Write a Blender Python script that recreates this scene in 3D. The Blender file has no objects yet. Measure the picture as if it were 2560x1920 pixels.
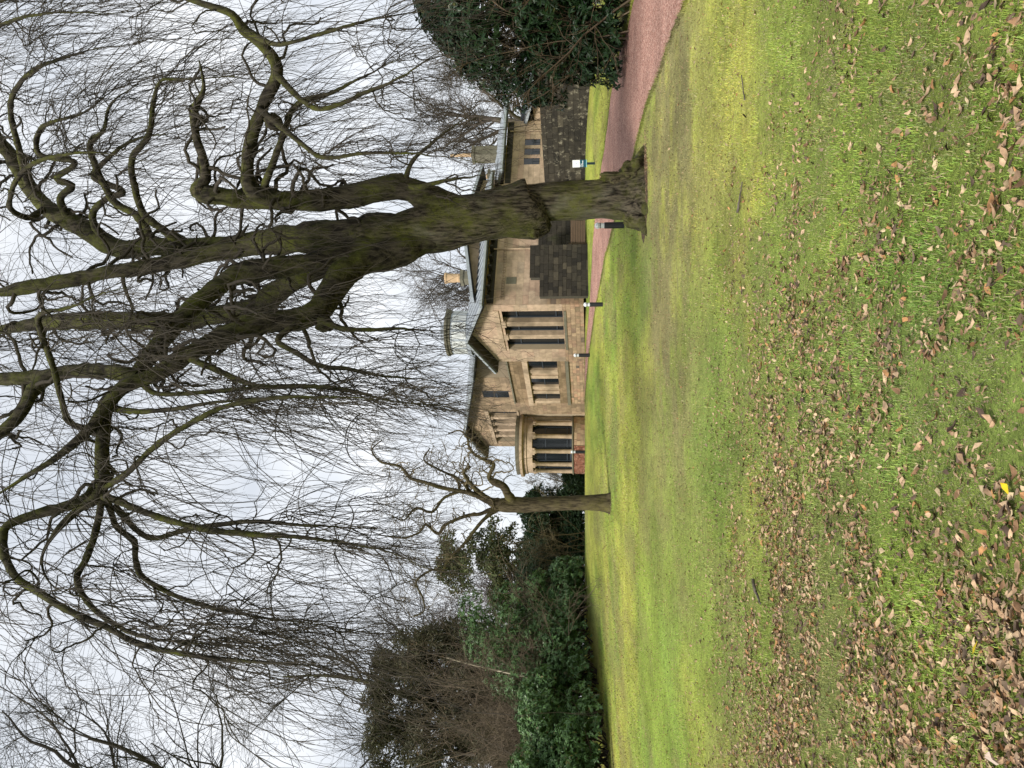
import bpy, math, random
import numpy as np
from mathutils import Vector, Matrix

R_ = math.radians
scene = bpy.context.scene
COL = scene.collection

# ------------------------------------------------------------------ camera
# the photograph was taken upright and is stored lying on its side: the camera is rolled by a quarter turn
EYE = 1.6
FPX = 1920.0
PITCH = math.atan(210 / FPX)
cam_d = bpy.data.cameras.new('camera')
cam = bpy.data.objects.new('camera', cam_d)
COL.objects.link(cam)
cam_d.sensor_fit = 'HORIZONTAL'
cam_d.sensor_width = 36
cam_d.lens = FPX / 2560 * 36
cam_d.clip_start = 0.1
cam_d.clip_end = 2000
sp, cp = math.sin(PITCH), math.cos(PITCH)
cam.matrix_world = Matrix(((0, 1, 0, 0), (sp, 0, -cp, 0), (-cp, 0, -sp, EYE), (0, 0, 0, 1)))
scene.camera = cam

# ------------------------------------------------------------------ sky, sun, exposure
SUN_EL, SUN_AZ = R_(40), R_(215)          # azimuth clockwise from +Y: the light comes from behind left
world = bpy.data.worlds.new('World')
scene.world = world
world.use_nodes = True
wn, wl = world.node_tree.nodes, world.node_tree.links
wn.clear()
w_out = wn.new('ShaderNodeOutputWorld')
w_sky = wn.new('ShaderNodeTexSky')
w_sky.sky_type = 'NISHITA'
w_sky.sun_disc = False
w_sky.sun_elevation = SUN_EL
w_sky.sun_rotation = SUN_AZ
w_b1 = wn.new('ShaderNodeBackground'); w_b1.inputs[1].default_value = 0.10
w_b2 = wn.new('ShaderNodeBackground'); w_b2.inputs[1].default_value = 1.0
w_mix = wn.new('ShaderNodeMixShader'); w_mix.inputs[0].default_value = 0.9
w_tc = wn.new('ShaderNodeTexCoord')
w_map = wn.new('ShaderNodeMapping'); w_map.inputs['Scale'].default_value = (1.0, 1.0, 2.2)
w_n = wn.new('ShaderNodeTexNoise'); w_n.inputs['Scale'].default_value = 2.6; w_n.inputs['Detail'].default_value = 5
w_n.inputs['Roughness'].default_value = 0.5
w_r = wn.new('ShaderNodeValToRGB')
w_r.color_ramp.elements[0].position = 0.34; w_r.color_ramp.elements[0].color = (0.60, 0.64, 0.70, 1)
w_r.color_ramp.elements[1].position = 0.66; w_r.color_ramp.elements[1].color = (0.92, 0.935, 0.955, 1)
wl.new(w_tc.outputs['Generated'], w_map.inputs['Vector'])
wl.new(w_map.outputs['Vector'], w_n.inputs['Vector'])
wl.new(w_n.outputs['Fac'], w_r.inputs['Fac'])
wl.new(w_r.outputs['Color'], w_b2.inputs['Color'])
wl.new(w_sky.outputs['Color'], w_b1.inputs['Color'])
wl.new(w_b1.outputs[0], w_mix.inputs[1]); wl.new(w_b2.outputs[0], w_mix.inputs[2])
wl.new(w_mix.outputs[0], w_out.inputs['Surface'])

sun_d = bpy.data.lights.new('sun', 'SUN')
sun_d.energy = 4.0
sun_d.angle = R_(12)
sun_d.color = (1.0, 0.955, 0.89)
sun = bpy.data.objects.new('sun', sun_d)
COL.objects.link(sun)
sdir = Vector((math.sin(SUN_AZ) * math.cos(SUN_EL), math.cos(SUN_AZ) * math.cos(SUN_EL), math.sin(SUN_EL)))
sun.rotation_euler = sdir.to_track_quat('Z', 'Y').to_euler()
sun.location = sdir * 60

scene.view_settings.view_transform = 'Standard'
scene.view_settings.look = 'None'
scene.view_settings.exposure = 0.36
scene.view_settings.gamma = 1.0
scene.view_settings.use_curve_mapping = False
scene.cycles.max_bounces = 5
scene.cycles.diffuse_bounces = 3
scene.cycles.glossy_bounces = 2
scene.cycles.transmission_bounces = 3
scene.cycles.transparent_max_bounces = 4
scene.cycles.caustics_reflective = False
scene.cycles.caustics_refractive = False

# ------------------------------------------------------------------ helpers
rng = np.random.default_rng(7)


def at(v, Y, y):
    """world point seen at photo pixel (v across, Y down; 2560x1920) at forward distance y"""
    r = ((1920 - Y) - 960) / FPX
    u = (1280 - v) / FPX
    t = y / (cp - u * sp)
    return np.array([r * t, y, EYE + t * (sp + u * cp)])


def atd(X, Y, y):
    """the same for the 2212-wide view of the photograph"""
    return at(X * 2560 / 2212, Y * 2560 / 2212, y)


def nrm(a):
    return a / np.maximum(np.linalg.norm(a, axis=-1, keepdims=True), 1e-9)


def hash2(ix, iy, s):
    h = np.sin(ix * 127.1 + iy * 311.7 + s * 74.7) * 43758.5453
    return h - np.floor(h)


def vnoise(x, y, s=0):
    ix, iy = np.floor(x), np.floor(y)
    fx, fy = x - ix, y - iy
    fx = fx * fx * (3 - 2 * fx); fy = fy * fy * (3 - 2 * fy)
    a = hash2(ix, iy, s); b = hash2(ix + 1, iy, s); c = hash2(ix, iy + 1, s); d = hash2(ix + 1, iy + 1, s)
    return (a * (1 - fx) + b * fx) * (1 - fy) + (c * (1 - fx) + d * fx) * fy


def fbm(x, y, s=0, o=3):
    t = 0; a = .5; n = 0
    for k in range(o):
        t = t + a * vnoise(x * 2 ** k, y * 2 ** k, s + k); n += a; a *= .5
    return t / n


def link(name, me, m=None, parent=None, loc=None):
    o = bpy.data.objects.new(name, me)
    COL.objects.link(o)
    if m is not None and me is not None and len(me.materials) == 0:
        me.materials.append(m)
    if parent is not None:
        o.parent = parent
    if loc is not None:
        o.location = loc
    return o


def mesh_np(name, V, F, col=None, smooth=False):
    """V (n,3); F (m,k) with k 3 or 4"""
    V = np.asarray(V, np.float32).reshape(-1, 3); F = np.asarray(F, np.int32)
    me = bpy.data.meshes.new(name)
    k = F.shape[1]; m = len(F)
    me.vertices.add(len(V)); me.vertices.foreach_set('co', V.ravel())
    me.loops.add(m * k); me.loops.foreach_set('vertex_index', F.ravel())
    me.polygons.add(m)
    me.polygons.foreach_set('loop_start', np.arange(0, m * k, k, dtype=np.int32))
    me.polygons.foreach_set('loop_total', np.full(m, k, np.int32))
    me.polygons.foreach_set('use_smooth', np.full(m, bool(smooth)))
    if col is not None:
        c = np.ones((len(V), 4), np.float32); c[:, :3] = col
        at_ = me.color_attributes.new('Col', 'FLOAT_COLOR', 'POINT')
        at_.data.foreach_set('color', c.ravel())
    me.update(calc_edges=True)
    return me


class MB:
    """collects boxes, prisms and lathes into one mesh"""
    def __init__(self):
        self.v = []; self.f = []

    def add(self, v, f):
        n = len(self.v)
        self.v += [tuple(p) for p in v]
        self.f += [tuple(i + n for i in q) for q in f]

    def box(self, x0, x1, y0, y1, z0, z1):
        self.add([(x0, y0, z0), (x1, y0, z0), (x1, y1, z0), (x0, y1, z0), (x0, y0, z1), (x1, y0, z1), (x1, y1, z1), (x0, y1, z1)],
                 [(3, 2, 1, 0), (4, 5, 6, 7), (0, 1, 5, 4), (1, 2, 6, 5), (2, 3, 7, 6), (3, 0, 4, 7)])
        return self

    def prism(self, poly, a0, a1, axis):
        """poly of (p, q) pairs in the plane square to axis 0 (y, z), 1 (x, z) or 2 (x, y)"""
        n = len(poly)
        def put(p, a):
            return (a, p[0], p[1]) if axis == 0 else (p[0], a, p[1]) if axis == 1 else (p[0], p[1], a)
        v = [put(p, a0) for p in poly] + [put(p, a1) for p in poly]
        self.add(v, [tuple(range(n)), tuple(range(2 * n - 1, n - 1, -1))] + [(i, i + n, (i + 1) % n + n, (i + 1) % n) for i in range(n)])
        return self

    def lathe(self, prof, cx=0, cy=0, n=24, a0=0, a1=2 * math.pi, rough=0.0):
        full = abs(a1 - a0 - 2 * math.pi) < 1e-6
        m = n if full else n + 1
        v = []
        for r, z in prof:
            for i in range(m):
                a = a0 + (a1 - a0) * i / n
                v.append((cx + r * math.cos(a), cy + r * math.sin(a), z))
        f = []
        for j in range(len(prof) - 1):
            for i in range(n):
                i2 = (i + 1) % m
                f.append((j * m + i, j * m + i2, (j + 1) * m + i2, (j + 1) * m + i))
        self.add(v, f)
        return self

    def cyl(self, cx, cy, r, z0, z1, n=16):
        return self.lathe([(0.001, z0), (r, z0), (r, z1), (0.001, z1)], cx, cy, n)

    def build(self, name, m, parent=None, loc=None, smooth=False, bevel=0):
        me = bpy.data.meshes.new(name)
        me.from_pydata(self.v, [], self.f)
        if smooth:
            me.polygons.foreach_set('use_smooth', np.ones(len(me.polygons), bool))
        me.update()
        o = link(name, me, m, parent, loc)
        if bevel:
            b = o.modifiers.new('bevel', 'BEVEL'); b.width = bevel; b.segments = 1; b.limit_method = 'ANGLE'
        return o


def tag(o, label=None, cat=None, group=None, kind=None):
    if label: o['label'] = label
    if cat: o['category'] = cat
    if group: o['group'] = group
    if kind: o['kind'] = kind
    return o


def empty(name, loc=(0, 0, 0), rz=0):
    o = bpy.data.objects.new(name, None)
    COL.objects.link(o)
    o.location = loc; o.rotation_euler = (0, 0, rz)
    o.empty_display_size = 0.2
    return o


# ------------------------------------------------------------------ materials
class NT:
    def __init__(self, name):
        self.m = bpy.data.materials.new(name)
        self.m.use_nodes = True
        self.t = self.m.node_tree; self.n = self.t.nodes
        self.bsdf = self.n['Principled BSDF']

    def node(self, typ, **kw):
        o = self.n.new('ShaderNode' + typ)
        for k, v in kw.items():
            if k.startswith('_'):
                setattr(o, k[1:], v)
            else:
                o.inputs[k.replace('__', ' ')].default_value = v
        return o

    def wire(self, a, b):
        self.t.links.new(a, b)

    def noise(self, scale, detail=4, vec=None, rough=0.55):
        o = self.node('TexNoise', Scale=scale, Detail=detail, Roughness=rough)
        if vec is not None: self.wire(vec, o.inputs['Vector'])
        return o.outputs['Fac']

    def coords(self, scale=(1, 1, 1), kind='Object'):
        c = self.node('TexCoord'); mp = self.node('Mapping', Scale=scale)
        self.wire(c.outputs[kind], mp.inputs['Vector'])
        return mp.outputs['Vector']

    def ramp(self, fac, stops):
        o = self.node('ValToRGB')
        e = o.color_ramp.elements
        while len(e) < len(stops): e.new(0.5)
        for i, (p, c) in enumerate(stops):
            e[i].position = p
            e[i].color = (*c, 1) if not isinstance(c, (int, float)) else (c, c, c, 1)
        self.wire(fac, o.inputs['Fac'])
        return o.outputs['Color']

    def mix(self, fac, a, b, mode='MIX'):
        o = self.n.new('ShaderNodeMix'); o.data_type = 'RGBA'; o.blend_type = mode
        for s, val in ((o.inputs[0], fac), (o.inputs[6], a), (o.inputs[7], b)):
            if hasattr(val, 'default_value') or hasattr(val, 'is_linked'):
                self.wire(val, s)
            else:
                s.default_value = val if isinstance(val, (int, float)) else (*val, 1)
        return o.outputs[2]

    def bump(self, h, strength=0.5, dist=0.02):
        b = self.node('Bump', Strength=strength, Distance=dist)
        self.wire(h, b.inputs['Height'])
        self.wire(b.outputs['Normal'], self.bsdf.inputs['Normal'])

    def base(self, c):
        s = self.bsdf.inputs['Base Color']
        if hasattr(c, 'is_linked'): self.wire(c, s)
        else: s.default_value = (*c, 1)

    def set(self, rough=0.8, spec=0.3, metal=0.0):
        self.bsdf.inputs['Roughness'].default_value = rough
        self.bsdf.inputs['Specular IOR Level'].default_value = spec
        self.bsdf.inputs['Metallic'].default_value = metal
        return self.m


M = {}


def vcol_mat(name, rough=0.7, spec=0.25, trans=0.0, grain=0.0):
    t = NT(name)
    a = t.node('Attribute', _attribute_name='Col')
    c = a.outputs['Color']
    if grain:
        n = t.noise(grain, 3, t.coords())
        c = t.mix(1.0, c, t.ramp(n, [(0.3, 0.62), (0.7, 1.3)]), 'MULTIPLY')
    t.base(c)
    m = t.set(rough, spec)
    if trans:
        tr = t.node('BsdfTranslucent'); mx = t.node('MixShader', Fac=trans)
        t.wire(c, tr.inputs['Color'])
        out = t.n['Material Output']
        t.wire(t.bsdf.outputs[0], mx.inputs[1]); t.wire(tr.outputs[0], mx.inputs[2]); t.wire(mx.outputs[0], out.inputs['Surface'])
    return m


M['blade'] = vcol_mat('grass_blade', 0.6, 0.2, 0.25)
M['litter'] = vcol_mat('dry_leaf', 0.75, 0.2, 0.1, 40)
M['foliage'] = vcol_mat('foliage', 0.55, 0.3, 0.15)
M['glossleaf'] = vcol_mat('glossy_leaf', 0.40, 0.32, 0.05)
M['twig'] = vcol_mat('twig', 0.8, 0.2)


def lawn_mat():
    t = NT('lawn')
    a = t.node('Attribute', _attribute_name='Col')
    v = t.coords()
    n1 = t.noise(5, 8, v, 0.78)
    n2 = t.noise(34, 6, v, 0.8)
    c = t.mix(1.0, a.outputs['Color'], t.ramp(n1, [(0.28, 0.5), (0.5, 1.0), (0.72, 1.4)]), 'MULTIPLY')
    c = t.mix(1.0, c, t.ramp(n2, [(0.3, 0.35), (0.5, 1.0), (0.7, 1.6)]), 'MULTIPLY')
    n3 = t.noise(17, 6, v, 0.8)
    sp_ = t.ramp(n3, [(0.58, 0.0), (0.64, 0.9)])
    c = t.mix(sp_, c, (0.17, 0.115, 0.065))
    t.base(c)
    t.bump(n2, 0.9, 0.05)
    return t.set(0.9, 0.1)


def gravel_mat():
    t = NT('pink_gravel')
    v = t.coords()
    vo = t.node('TexVoronoi', Scale=42.0); t.wire(v, vo.inputs['Vector'])
    c = t.ramp(vo.outputs['Color'], [(0.1, (0.13, 0.058, 0.043)), (0.5, (0.36, 0.185, 0.14)), (0.9, (0.58, 0.40, 0.325))])
    n = t.noise(0.7, 4, v)
    c = t.mix(1.0, c, t.ramp(n, [(0.3, 0.72), (0.7, 1.15)]), 'MULTIPLY')
    n2 = t.noise(9, 8, v, 0.85)
    c = t.mix(1.0, c, t.ramp(n2, [(0.3, 0.45), (0.5, 1.0), (0.7, 1.4)]), 'MULTIPLY')
    c = t.mix(t.ramp(n2, [(0.6, 0.0), (0.7, 0.7)]), c, (0.09, 0.055, 0.04))
    t.base(c)
    t.bump(vo.outputs['Distance'], 0.8, 0.02)
    return t.set(0.9, 0.15)


def bark_mat(name, a, b, moss, moss_amt=0.5, ridge=9.0, depth=0.05, lichen=None):
    t = NT(name)
    v = t.coords((ridge, ridge, ridge * 0.16))
    n1 = t.noise(1.0, 6, v, 0.65)
    c = t.ramp(n1, [(0.40, a), (0.60, b)])
    w = t.coords((1, 1, 1))
    n2 = t.noise(1.1, 5, w, 0.6)
    if lichen:
        n4 = t.noise(1.7, 4, t.coords((1.3, 1.3, 0.5)), 0.6)
        c = t.mix(t.ramp(n4, [(0.55, 0.0), (0.72, 0.75)]), c, lichen)
    g = t.node('NewGeometry')
    sep = t.node('SeparateXYZ'); t.wire(g.outputs['Normal'], sep.inputs[0])
    ad = t.node('Math', _operation='MULTIPLY_ADD'); t.wire(sep.outputs['Z'], ad.inputs[0]); ad.inputs[1].default_value = 0.16
    t.wire(n2, ad.inputs[2])
    mk = t.ramp(ad.outputs[0], [(0.58 - 0.2 * moss_amt, 0.0), (0.80 - 0.2 * moss_amt, 0.95)])
    mk = t.mix(1.0, mk, t.ramp(t.noise(9, 6, w, 0.75), [(0.35, 0.25), (0.6, 1.0)]), 'MULTIPLY')
    n3 = t.noise(26, 3, w)
    mc = t.mix(n3, tuple(x * 0.5 for x in moss), tuple(x * 1.5 for x in moss))
    c = t.mix(mk, c, mc)
    t.base(c)
    t.bump(n1, 1.0, depth)
    return t.set(0.9, 0.15)


M['lawn'] = lawn_mat()
M['gravel'] = gravel_mat()
M['bark'] = bark_mat('weeping_tree_bark', (0.008, 0.006, 0.004), (0.095, 0.080, 0.055), (0.078, 0.084, 0.014), 0.7, 15, 0.09, (0.13, 0.125, 0.088))
M['bark_limb'] = bark_mat('limb_bark', (0.010, 0.008, 0.006), (0.055, 0.047, 0.033), (0.075, 0.082, 0.014), 0.75, 10, 0.05)
M['bark_small'] = bark_mat('twisted_tree_bark', (0.026, 0.020, 0.012), (0.09, 0.072, 0.043), (0.10, 0.09, 0.025), 0.5, 16, 0.015)
M['bark_far'] = bark_mat('distant_bark', (0.05, 0.042, 0.035), (0.12, 0.10, 0.085), (0.08, 0.08, 0.03), 0.1, 6, 0.02)
M['bark_birch'] = bark_mat('pale_bark', (0.26, 0.22, 0.16), (0.44, 0.39, 0.30), (0.12, 0.12, 0.04), 0.1, 8, 0.01)
M['moss_bark'] = bark_mat('mossy_burl', (0.012, 0.010, 0.006), (0.09, 0.075, 0.045), (0.065, 0.07, 0.012), 0.65, 14, 0.09)


def stone_mat(name, stops, rnd=True, grain=3.0, stain=None, stain_lo=0.55, lichen=None):
    t = NT(name)
    if rnd:
        oi = t.node('ObjectInfo'); r = oi.outputs['Random']
    else:
        at_ = t.node('Attribute', _attribute_name='Col'); r = at_.outputs['Fac']
    c = t.ramp(r, stops)
    w = t.coords((1, 1, 1), 'Generated') if False else None
    g = t.node('NewGeometry')
    n = t.noise(grain, 5, g.outputs['Position'], 0.65)
    c = t.mix(1.0, c, t.ramp(n, [(0.3, 0.72), (0.7, 1.22)]), 'MULTIPLY')
    if stain:
        n2 = t.noise(0.55, 4, g.outputs['Position'])
        c = t.mix(t.ramp(n2, [(stain_lo, 0.0), (stain_lo + 0.17, 0.8)]), c, stain)
    if lichen:
        n3 = t.noise(2.6, 8, g.outputs['Position'], 0.78)
        c = t.mix(t.ramp(n3, [(0.55, 0.0), (0.62, 0.9)]), c, lichen)
    t.base(c)
    n5 = t.noise(22, 4, g.outputs['Position'])
    t.bump(n5, 0.35, 0.01)
    return t.set(0.9, 0.2)


SAND = [(0.0, (0.37, 0.28, 0.19)), (0.3, (0.43, 0.325, 0.222)), (0.6, (0.46, 0.345, 0.24)), (0.85, (0.41, 0.285, 0.20)), (1.0, (0.35, 0.275, 0.195))]
RUB = [(0.0, (0.20, 0.15, 0.095)), (0.3, (0.42, 0.30, 0.19)), (0.6, (0.30, 0.215, 0.14)), (0.85, (0.42, 0.26, 0.17)), (1.0, (0.13, 0.11, 0.085))]
BROWN = [(0.0, (0.15, 0.105, 0.06)), (0.5, (0.215, 0.155, 0.09)), (1.0, (0.27, 0.19, 0.115))]
DARK = [(0.0, (0.020, 0.018, 0.015)), (0.5, (0.032, 0.028, 0.022)), (0.85, (0.046, 0.040, 0.030)), (1.0, (0.07, 0.06, 0.043))]
M['sand'] = stone_mat('sandstone_block', SAND, True, 3.0, (0.22, 0.17, 0.115), 0.53)
M['sand_plain'] = stone_mat('sandstone', [(0.0, (0.43, 0.325, 0.222)), (1.0, (0.43, 0.325, 0.222))], True, 2.5, (0.17, 0.13, 0.085), 0.49)
M['rubble'] = stone_mat('rubble_block', RUB)
M['brown'] = stone_mat('brown_block', BROWN)
M['darkstone'] = stone_mat('dark_wall_block', DARK, True, 4.0, None, 0.5, (0.21, 0.19, 0.14))
M['darkstone2'] = stone_mat('soot_wall_block', DARK, True, 4.0, (0.04, 0.05, 0.018), 0.62)
M['sand_v'] = stone_mat('sandstone_small_block', [(0.0, (0.23, 0.17, 0.105)), (0.4, (0.32, 0.235, 0.15)), (0.8, (0.37, 0.265, 0.17)), (1.0, (0.26, 0.18, 0.12))], False, 3.0, (0.15, 0.115, 0.075), 0.45)
M['rub_v'] = stone_mat('rubble_small_block', RUB, False)
M['brick_v'] = stone_mat('old_red_brick', [(0.0, (0.15, 0.065, 0.045)), (0.6, (0.28, 0.115, 0.075)), (1.0, (0.38, 0.21, 0.15))], False, 5, (0.30, 0.27, 0.23), 0.6)


def plain(name, c, rough=0.6, spec=0.3, metal=0.0, vary=0.15, scale=4.0, bump=0.0):
    t = NT(name)
    g = t.node('NewGeometry')
    n = t.noise(scale, 5, g.outputs['Position'], 0.6)
    t.base(t.mix(n, tuple(x * (1 - vary) for x in c), tuple(x * (1 + vary) for x in c)))
    if bump: t.bump(n, bump, 0.01)
    return t.set(rough, spec, metal)


M['mortar'] = plain('mortar', (0.36, 0.29, 0.20), 0.95, 0.1)
M['mortar_dark'] = plain('dark_mortar', (0.075, 0.068, 0.052), 0.95, 0.1, 0, 0.5, 3)
M['lead'] = plain('roof_lead', (0.30, 0.33, 0.355), 0.6, 0.3, 0, 0.35, 2.5)
M['slate'] = plain('roof_slate', (0.13, 0.145, 0.16), 0.6, 0.3, 0, 0.4, 3.0, 0.3)
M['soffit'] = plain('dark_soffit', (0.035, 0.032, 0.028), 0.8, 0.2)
M['frame'] = plain('dark_window_frame', (0.032, 0.040, 0.050), 0.45, 0.4)
M['paint'] = plain('grey_white_paint', (0.52, 0.54, 0.52), 0.55, 0.3, 0, 0.2)
M['pot'] = plain('tan_chimney_pot', (0.46, 0.32, 0.19), 0.8, 0.2, 0, 0.35)
M['greystone'] = plain('weathered_grey_stone', (0.15, 0.14, 0.10), 0.9, 0.2, 0, 0.45, 3)
M['wood'] = plain('brown_gate_wood', (0.085, 0.055, 0.035), 0.7, 0.3, 0, 0.4, 12)
M['black'] = plain('black_metal', (0.012, 0.013, 0.016), 0.45, 0.4)
M['lens'] = plain('frosted_lens', (0.62, 0.65, 0.66), 0.3, 0.5)
M['signwhite'] = plain('sign_white', (0.80, 0.81, 0.82), 0.4, 0.3, 0, 0.04)
M['teal'] = plain('sign_teal', (0.006, 0.075, 0.115), 0.4, 0.4)
M['teal_lt'] = plain('sign_pale_teal', (0.22, 0.45, 0.48), 0.4, 0.4)
M['navy'] = plain('sign_post', (0.006, 0.022, 0.03), 0.5, 0.4)
M['soil'] = plain('bare_soil', (0.075, 0.05, 0.035), 0.95, 0.1, 0, 0.5, 12, 0.5)


def glass_mat():
    t = NT('window_glass')
    t.base((0.012, 0.015, 0.018))
    return t.set(0.12, 0.6)


M['glass'] = glass_mat()

# ------------------------------------------------------------------ terrain
_ty = np.arange(-40, 400, 0.25)
_tz = np.interp(_ty, [-40, 8, 14, 20, 24.5, 30, 37, 42, 46, 50, 60, 400], [0, 0, .15, .37, .62, .88, 1.30, 1.80, 2.20, 2.33, 2.38, 2.4])
_k = np.exp(-0.5 * (np.arange(-16, 17) * 0.25 / 1.3) ** 2); _k /= _k.sum()
_tzs = np.convolve(np.pad(_tz, 16, mode='edge'), _k, mode='valid')


def gz(x, y):
    x = np.asarray(x, float); y = np.asarray(y, float)
    z = np.interp(y, _ty, _tzs)
    far = np.clip((y - 50) / 30, 0, 1) * np.clip((-x - 7) / 8, 0, 1)
    z = z - 1.3 * far
    amp = 0.05 * np.clip((y - 3) / 6, 0, 1) * np.clip((46 - y) / 8, 0, 1)
    z = z + amp * (fbm(x * 0.35, y * 0.35, 3, 2) - 0.5) * 2
    return z


def ground_hit(v, Y):
    lo = None
    ys = np.arange(2.0, 60, 0.05)
    r = ((1920 - Y) - 960) / FPX; u = (1280 - v) / FPX
    t = ys / (cp - u * sp)
    z = EYE + t * (sp + u * cp); x = r * t
    d = z - gz(x, ys)
    i = np.argmax(d < 0) if np.any(d < 0) else len(ys) - 1
    return np.array([x[i], ys[i]])


# path edges on the ground
near = [ground_hit(v, Y) for v, Y in ((1716, 0), (1675, 100), (1654, 163), (1619, 250), (1594, 351), (1562, 460), (1534, 567), (1510, 658), (1490, 765))]
near = [near[0] + (near[0] - near[2]) * 3] + near + [np.array(at(1482, 816, 41.8)[:2]), np.array(at(1475, 867, 43.4)[:2]), np.array(at(1469, 929, 45.0)[:2]), np.array(at(1465, 975, 46.5)[:2]), np.array(at(1464, 1010, 48.5)[:2])]
far = [ground_hit(v, Y) for v, Y in ((1586, 0), (1569, 80), (1548, 140), (1531, 225), (1519, 319), (1503, 423))]
far = [far[0] + (far[0] - far[2]) * 3] + far + [np.array(at(1484, 570, 41.0)[:2]), np.array(at(1470, 700, 42.6)[:2]), np.array(at(1467, 785, 43.9)[:2]), np.array(at(1464, 867, 46.0)[:2]), np.array(at(1463, 929, 49.0)[:2]), np.array(at(1463, 1010, 52.5)[:2])]


def resample(P, n):
    P = np.asarray(P, float)
    s = np.concatenate([[0], np.cumsum(np.linalg.norm(np.diff(P, axis=0), axis=1))])
    t = np.linspace(0, s[-1], n)
    return np.stack([np.interp(t, s, P[:, i]) for i in range(P.shape[1])], 1)


def smooth_line(P, n, it=3):
    Q = resample(P, n)
    for _ in range(it):
        Q[1:-1] = (Q[:-2] + 2 * Q[1:-1] + Q[2:]) / 4
    return Q


NE = smooth_line(near, 140); FE = smooth_line(far, 140)


def inside_path(x, y):
    """true on the gravel"""
    poly = np.concatenate([NE, FE[::-1]])
    x = np.asarray(x); y = np.asarray(y)
    c = np.zeros(x.shape, bool)
    n = len(poly)
    for i in range(n):
        x1, y1 = poly[i]; x2, y2 = poly[(i + 1) % n]
        if y1 == y2: continue
        k = ((y1 > y) != (y2 > y)) & (x < (x2 - x1) * (y - y1) / (y2 - y1) + x1)
        c ^= k
    return c


def lawn_colour(x, y):
    """patches of grass, moss and thatch, and painted shading under the big tree"""
    g = np.array([0.210, 0.280, 0.046]); moss = np.array([0.375, 0.385, 0.075]); olive = np.array([0.195, 0.180, 0.078]); thatch = np.array([0.175, 0.140, 0.085])
    deep = np.array([0.150, 0.255, 0.040])
    n1 = fbm(x * 0.30 + 5, y * 0.16, 11, 6); n2 = fbm(x * 0.5, y * 0.35 + 9, 23, 6); n3 = fbm(x * 2.2, y * 1.7, 31, 3)
    m_moss = np.clip((n1 - 0.40) * 3.5, 0, 1) * np.clip((y - 6.5) / 2, 0, 1)
    m_moss = np.maximum(m_moss, np.clip((y - 18) / 8, 0, 1) * np.clip((n2 - 0.30) * 3.2, 0, 1) * 0.95)
    m_moss = np.maximum(m_moss, np.exp(-((y - 8.6) / 1.1) ** 2) * np.clip((x + 1.0) / 2.0, 0, 1) * np.clip((n3 - 0.25) * 3, 0, 1))
    under = np.exp(-((x - 3.5) / 6.5) ** 2 - ((y - 15.5) / 4.6) ** 2)  # brownish litter tone with the shading under the big tree painted in
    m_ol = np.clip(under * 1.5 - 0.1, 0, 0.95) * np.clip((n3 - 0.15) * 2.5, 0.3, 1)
    left = np.clip((-x - 0.2) / 2.5, 0, 1) * np.exp(-((y - 6.0) / 3.0) ** 2)
    m_th = np.clip((n2 - 0.45) * 4, 0, 1) * (0.15 + 0.35 * left) * np.clip((12 - y) / 4, 0, 1)
    m_dp = np.clip((fbm(x * 0.4, y * 0.2, 55, 6) - 0.5) * 4, 0, 1) * 0.75
    c = np.ones(x.shape + (3,)) * g
    c = c * (1 - m_moss[..., None]) + moss * m_moss[..., None]
    c = c * (1 - m_dp[..., None]) + deep * m_dp[..., None]
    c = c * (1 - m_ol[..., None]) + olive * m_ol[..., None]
    c = c * (1 - m_th[..., None]) + thatch * m_th[..., None]
    mot = fbm(x * 1.5, y * 0.75, 171, 5); mot2 = fbm(x * 0.8 + 3, y * 0.3, 181, 4)
    c = c * (0.58 + 0.84 * mot)[..., None]
    br_ = (np.clip((mot2 - 0.5) * 3.5, 0, 0.5) * np.clip((y - 7) / 5, 0.25, 1))[..., None]
    c = c * (1 - br_) + np.array([0.23, 0.205, 0.085]) * br_
    return c


def grid_mesh(name, xs, ys, zoff=0.0):
    X, Yy = np.meshgrid(xs, ys)
    Z = gz(X, Yy) + zoff
    V = np.stack([X, Yy, Z], -1).reshape(-1, 3)
    nx = len(xs); ny = len(ys)
    i = np.arange(nx - 1)[None, :] + np.arange(ny - 1)[:, None] * nx
    F = np.stack([i, i + 1, i + 1 + nx, i + nx], -1).reshape(-1, 4)
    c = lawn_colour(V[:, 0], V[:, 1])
    c = c * (1 + 0.25 * np.clip((24 - V[:, 1]) / 6, 0, 1))[:, None]
    k = (np.clip((13 - V[:, 1]) / 5, 0, 1) * 0.22)[:, None]        # thatch and soil, darkened so the gaps between near tufts look shaded
    c = c * (1 - k) + np.array([0.105, 0.092, 0.048]) * k
    return mesh_np(name, V, F, c, True)


xs = np.concatenate([np.linspace(-400, -40, 10)[:-1], np.linspace(-40, -20, 21)[:-1], np.arange(-20, 26, 0.42), np.linspace(26, 50, 20), np.linspace(60, 400, 9)])
ys = np.concatenate([np.linspace(-40, 0, 10)[:-1], np.arange(0, 14, 0.2), np.arange(14, 56, 0.35), np.linspace(56, 120, 24), np.linspace(140, 420, 8)])
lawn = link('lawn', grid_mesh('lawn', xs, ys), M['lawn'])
tag(lawn, 'mown lawn of grass and yellow moss sloping up to the house', 'lawn', None, 'structure')

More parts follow.
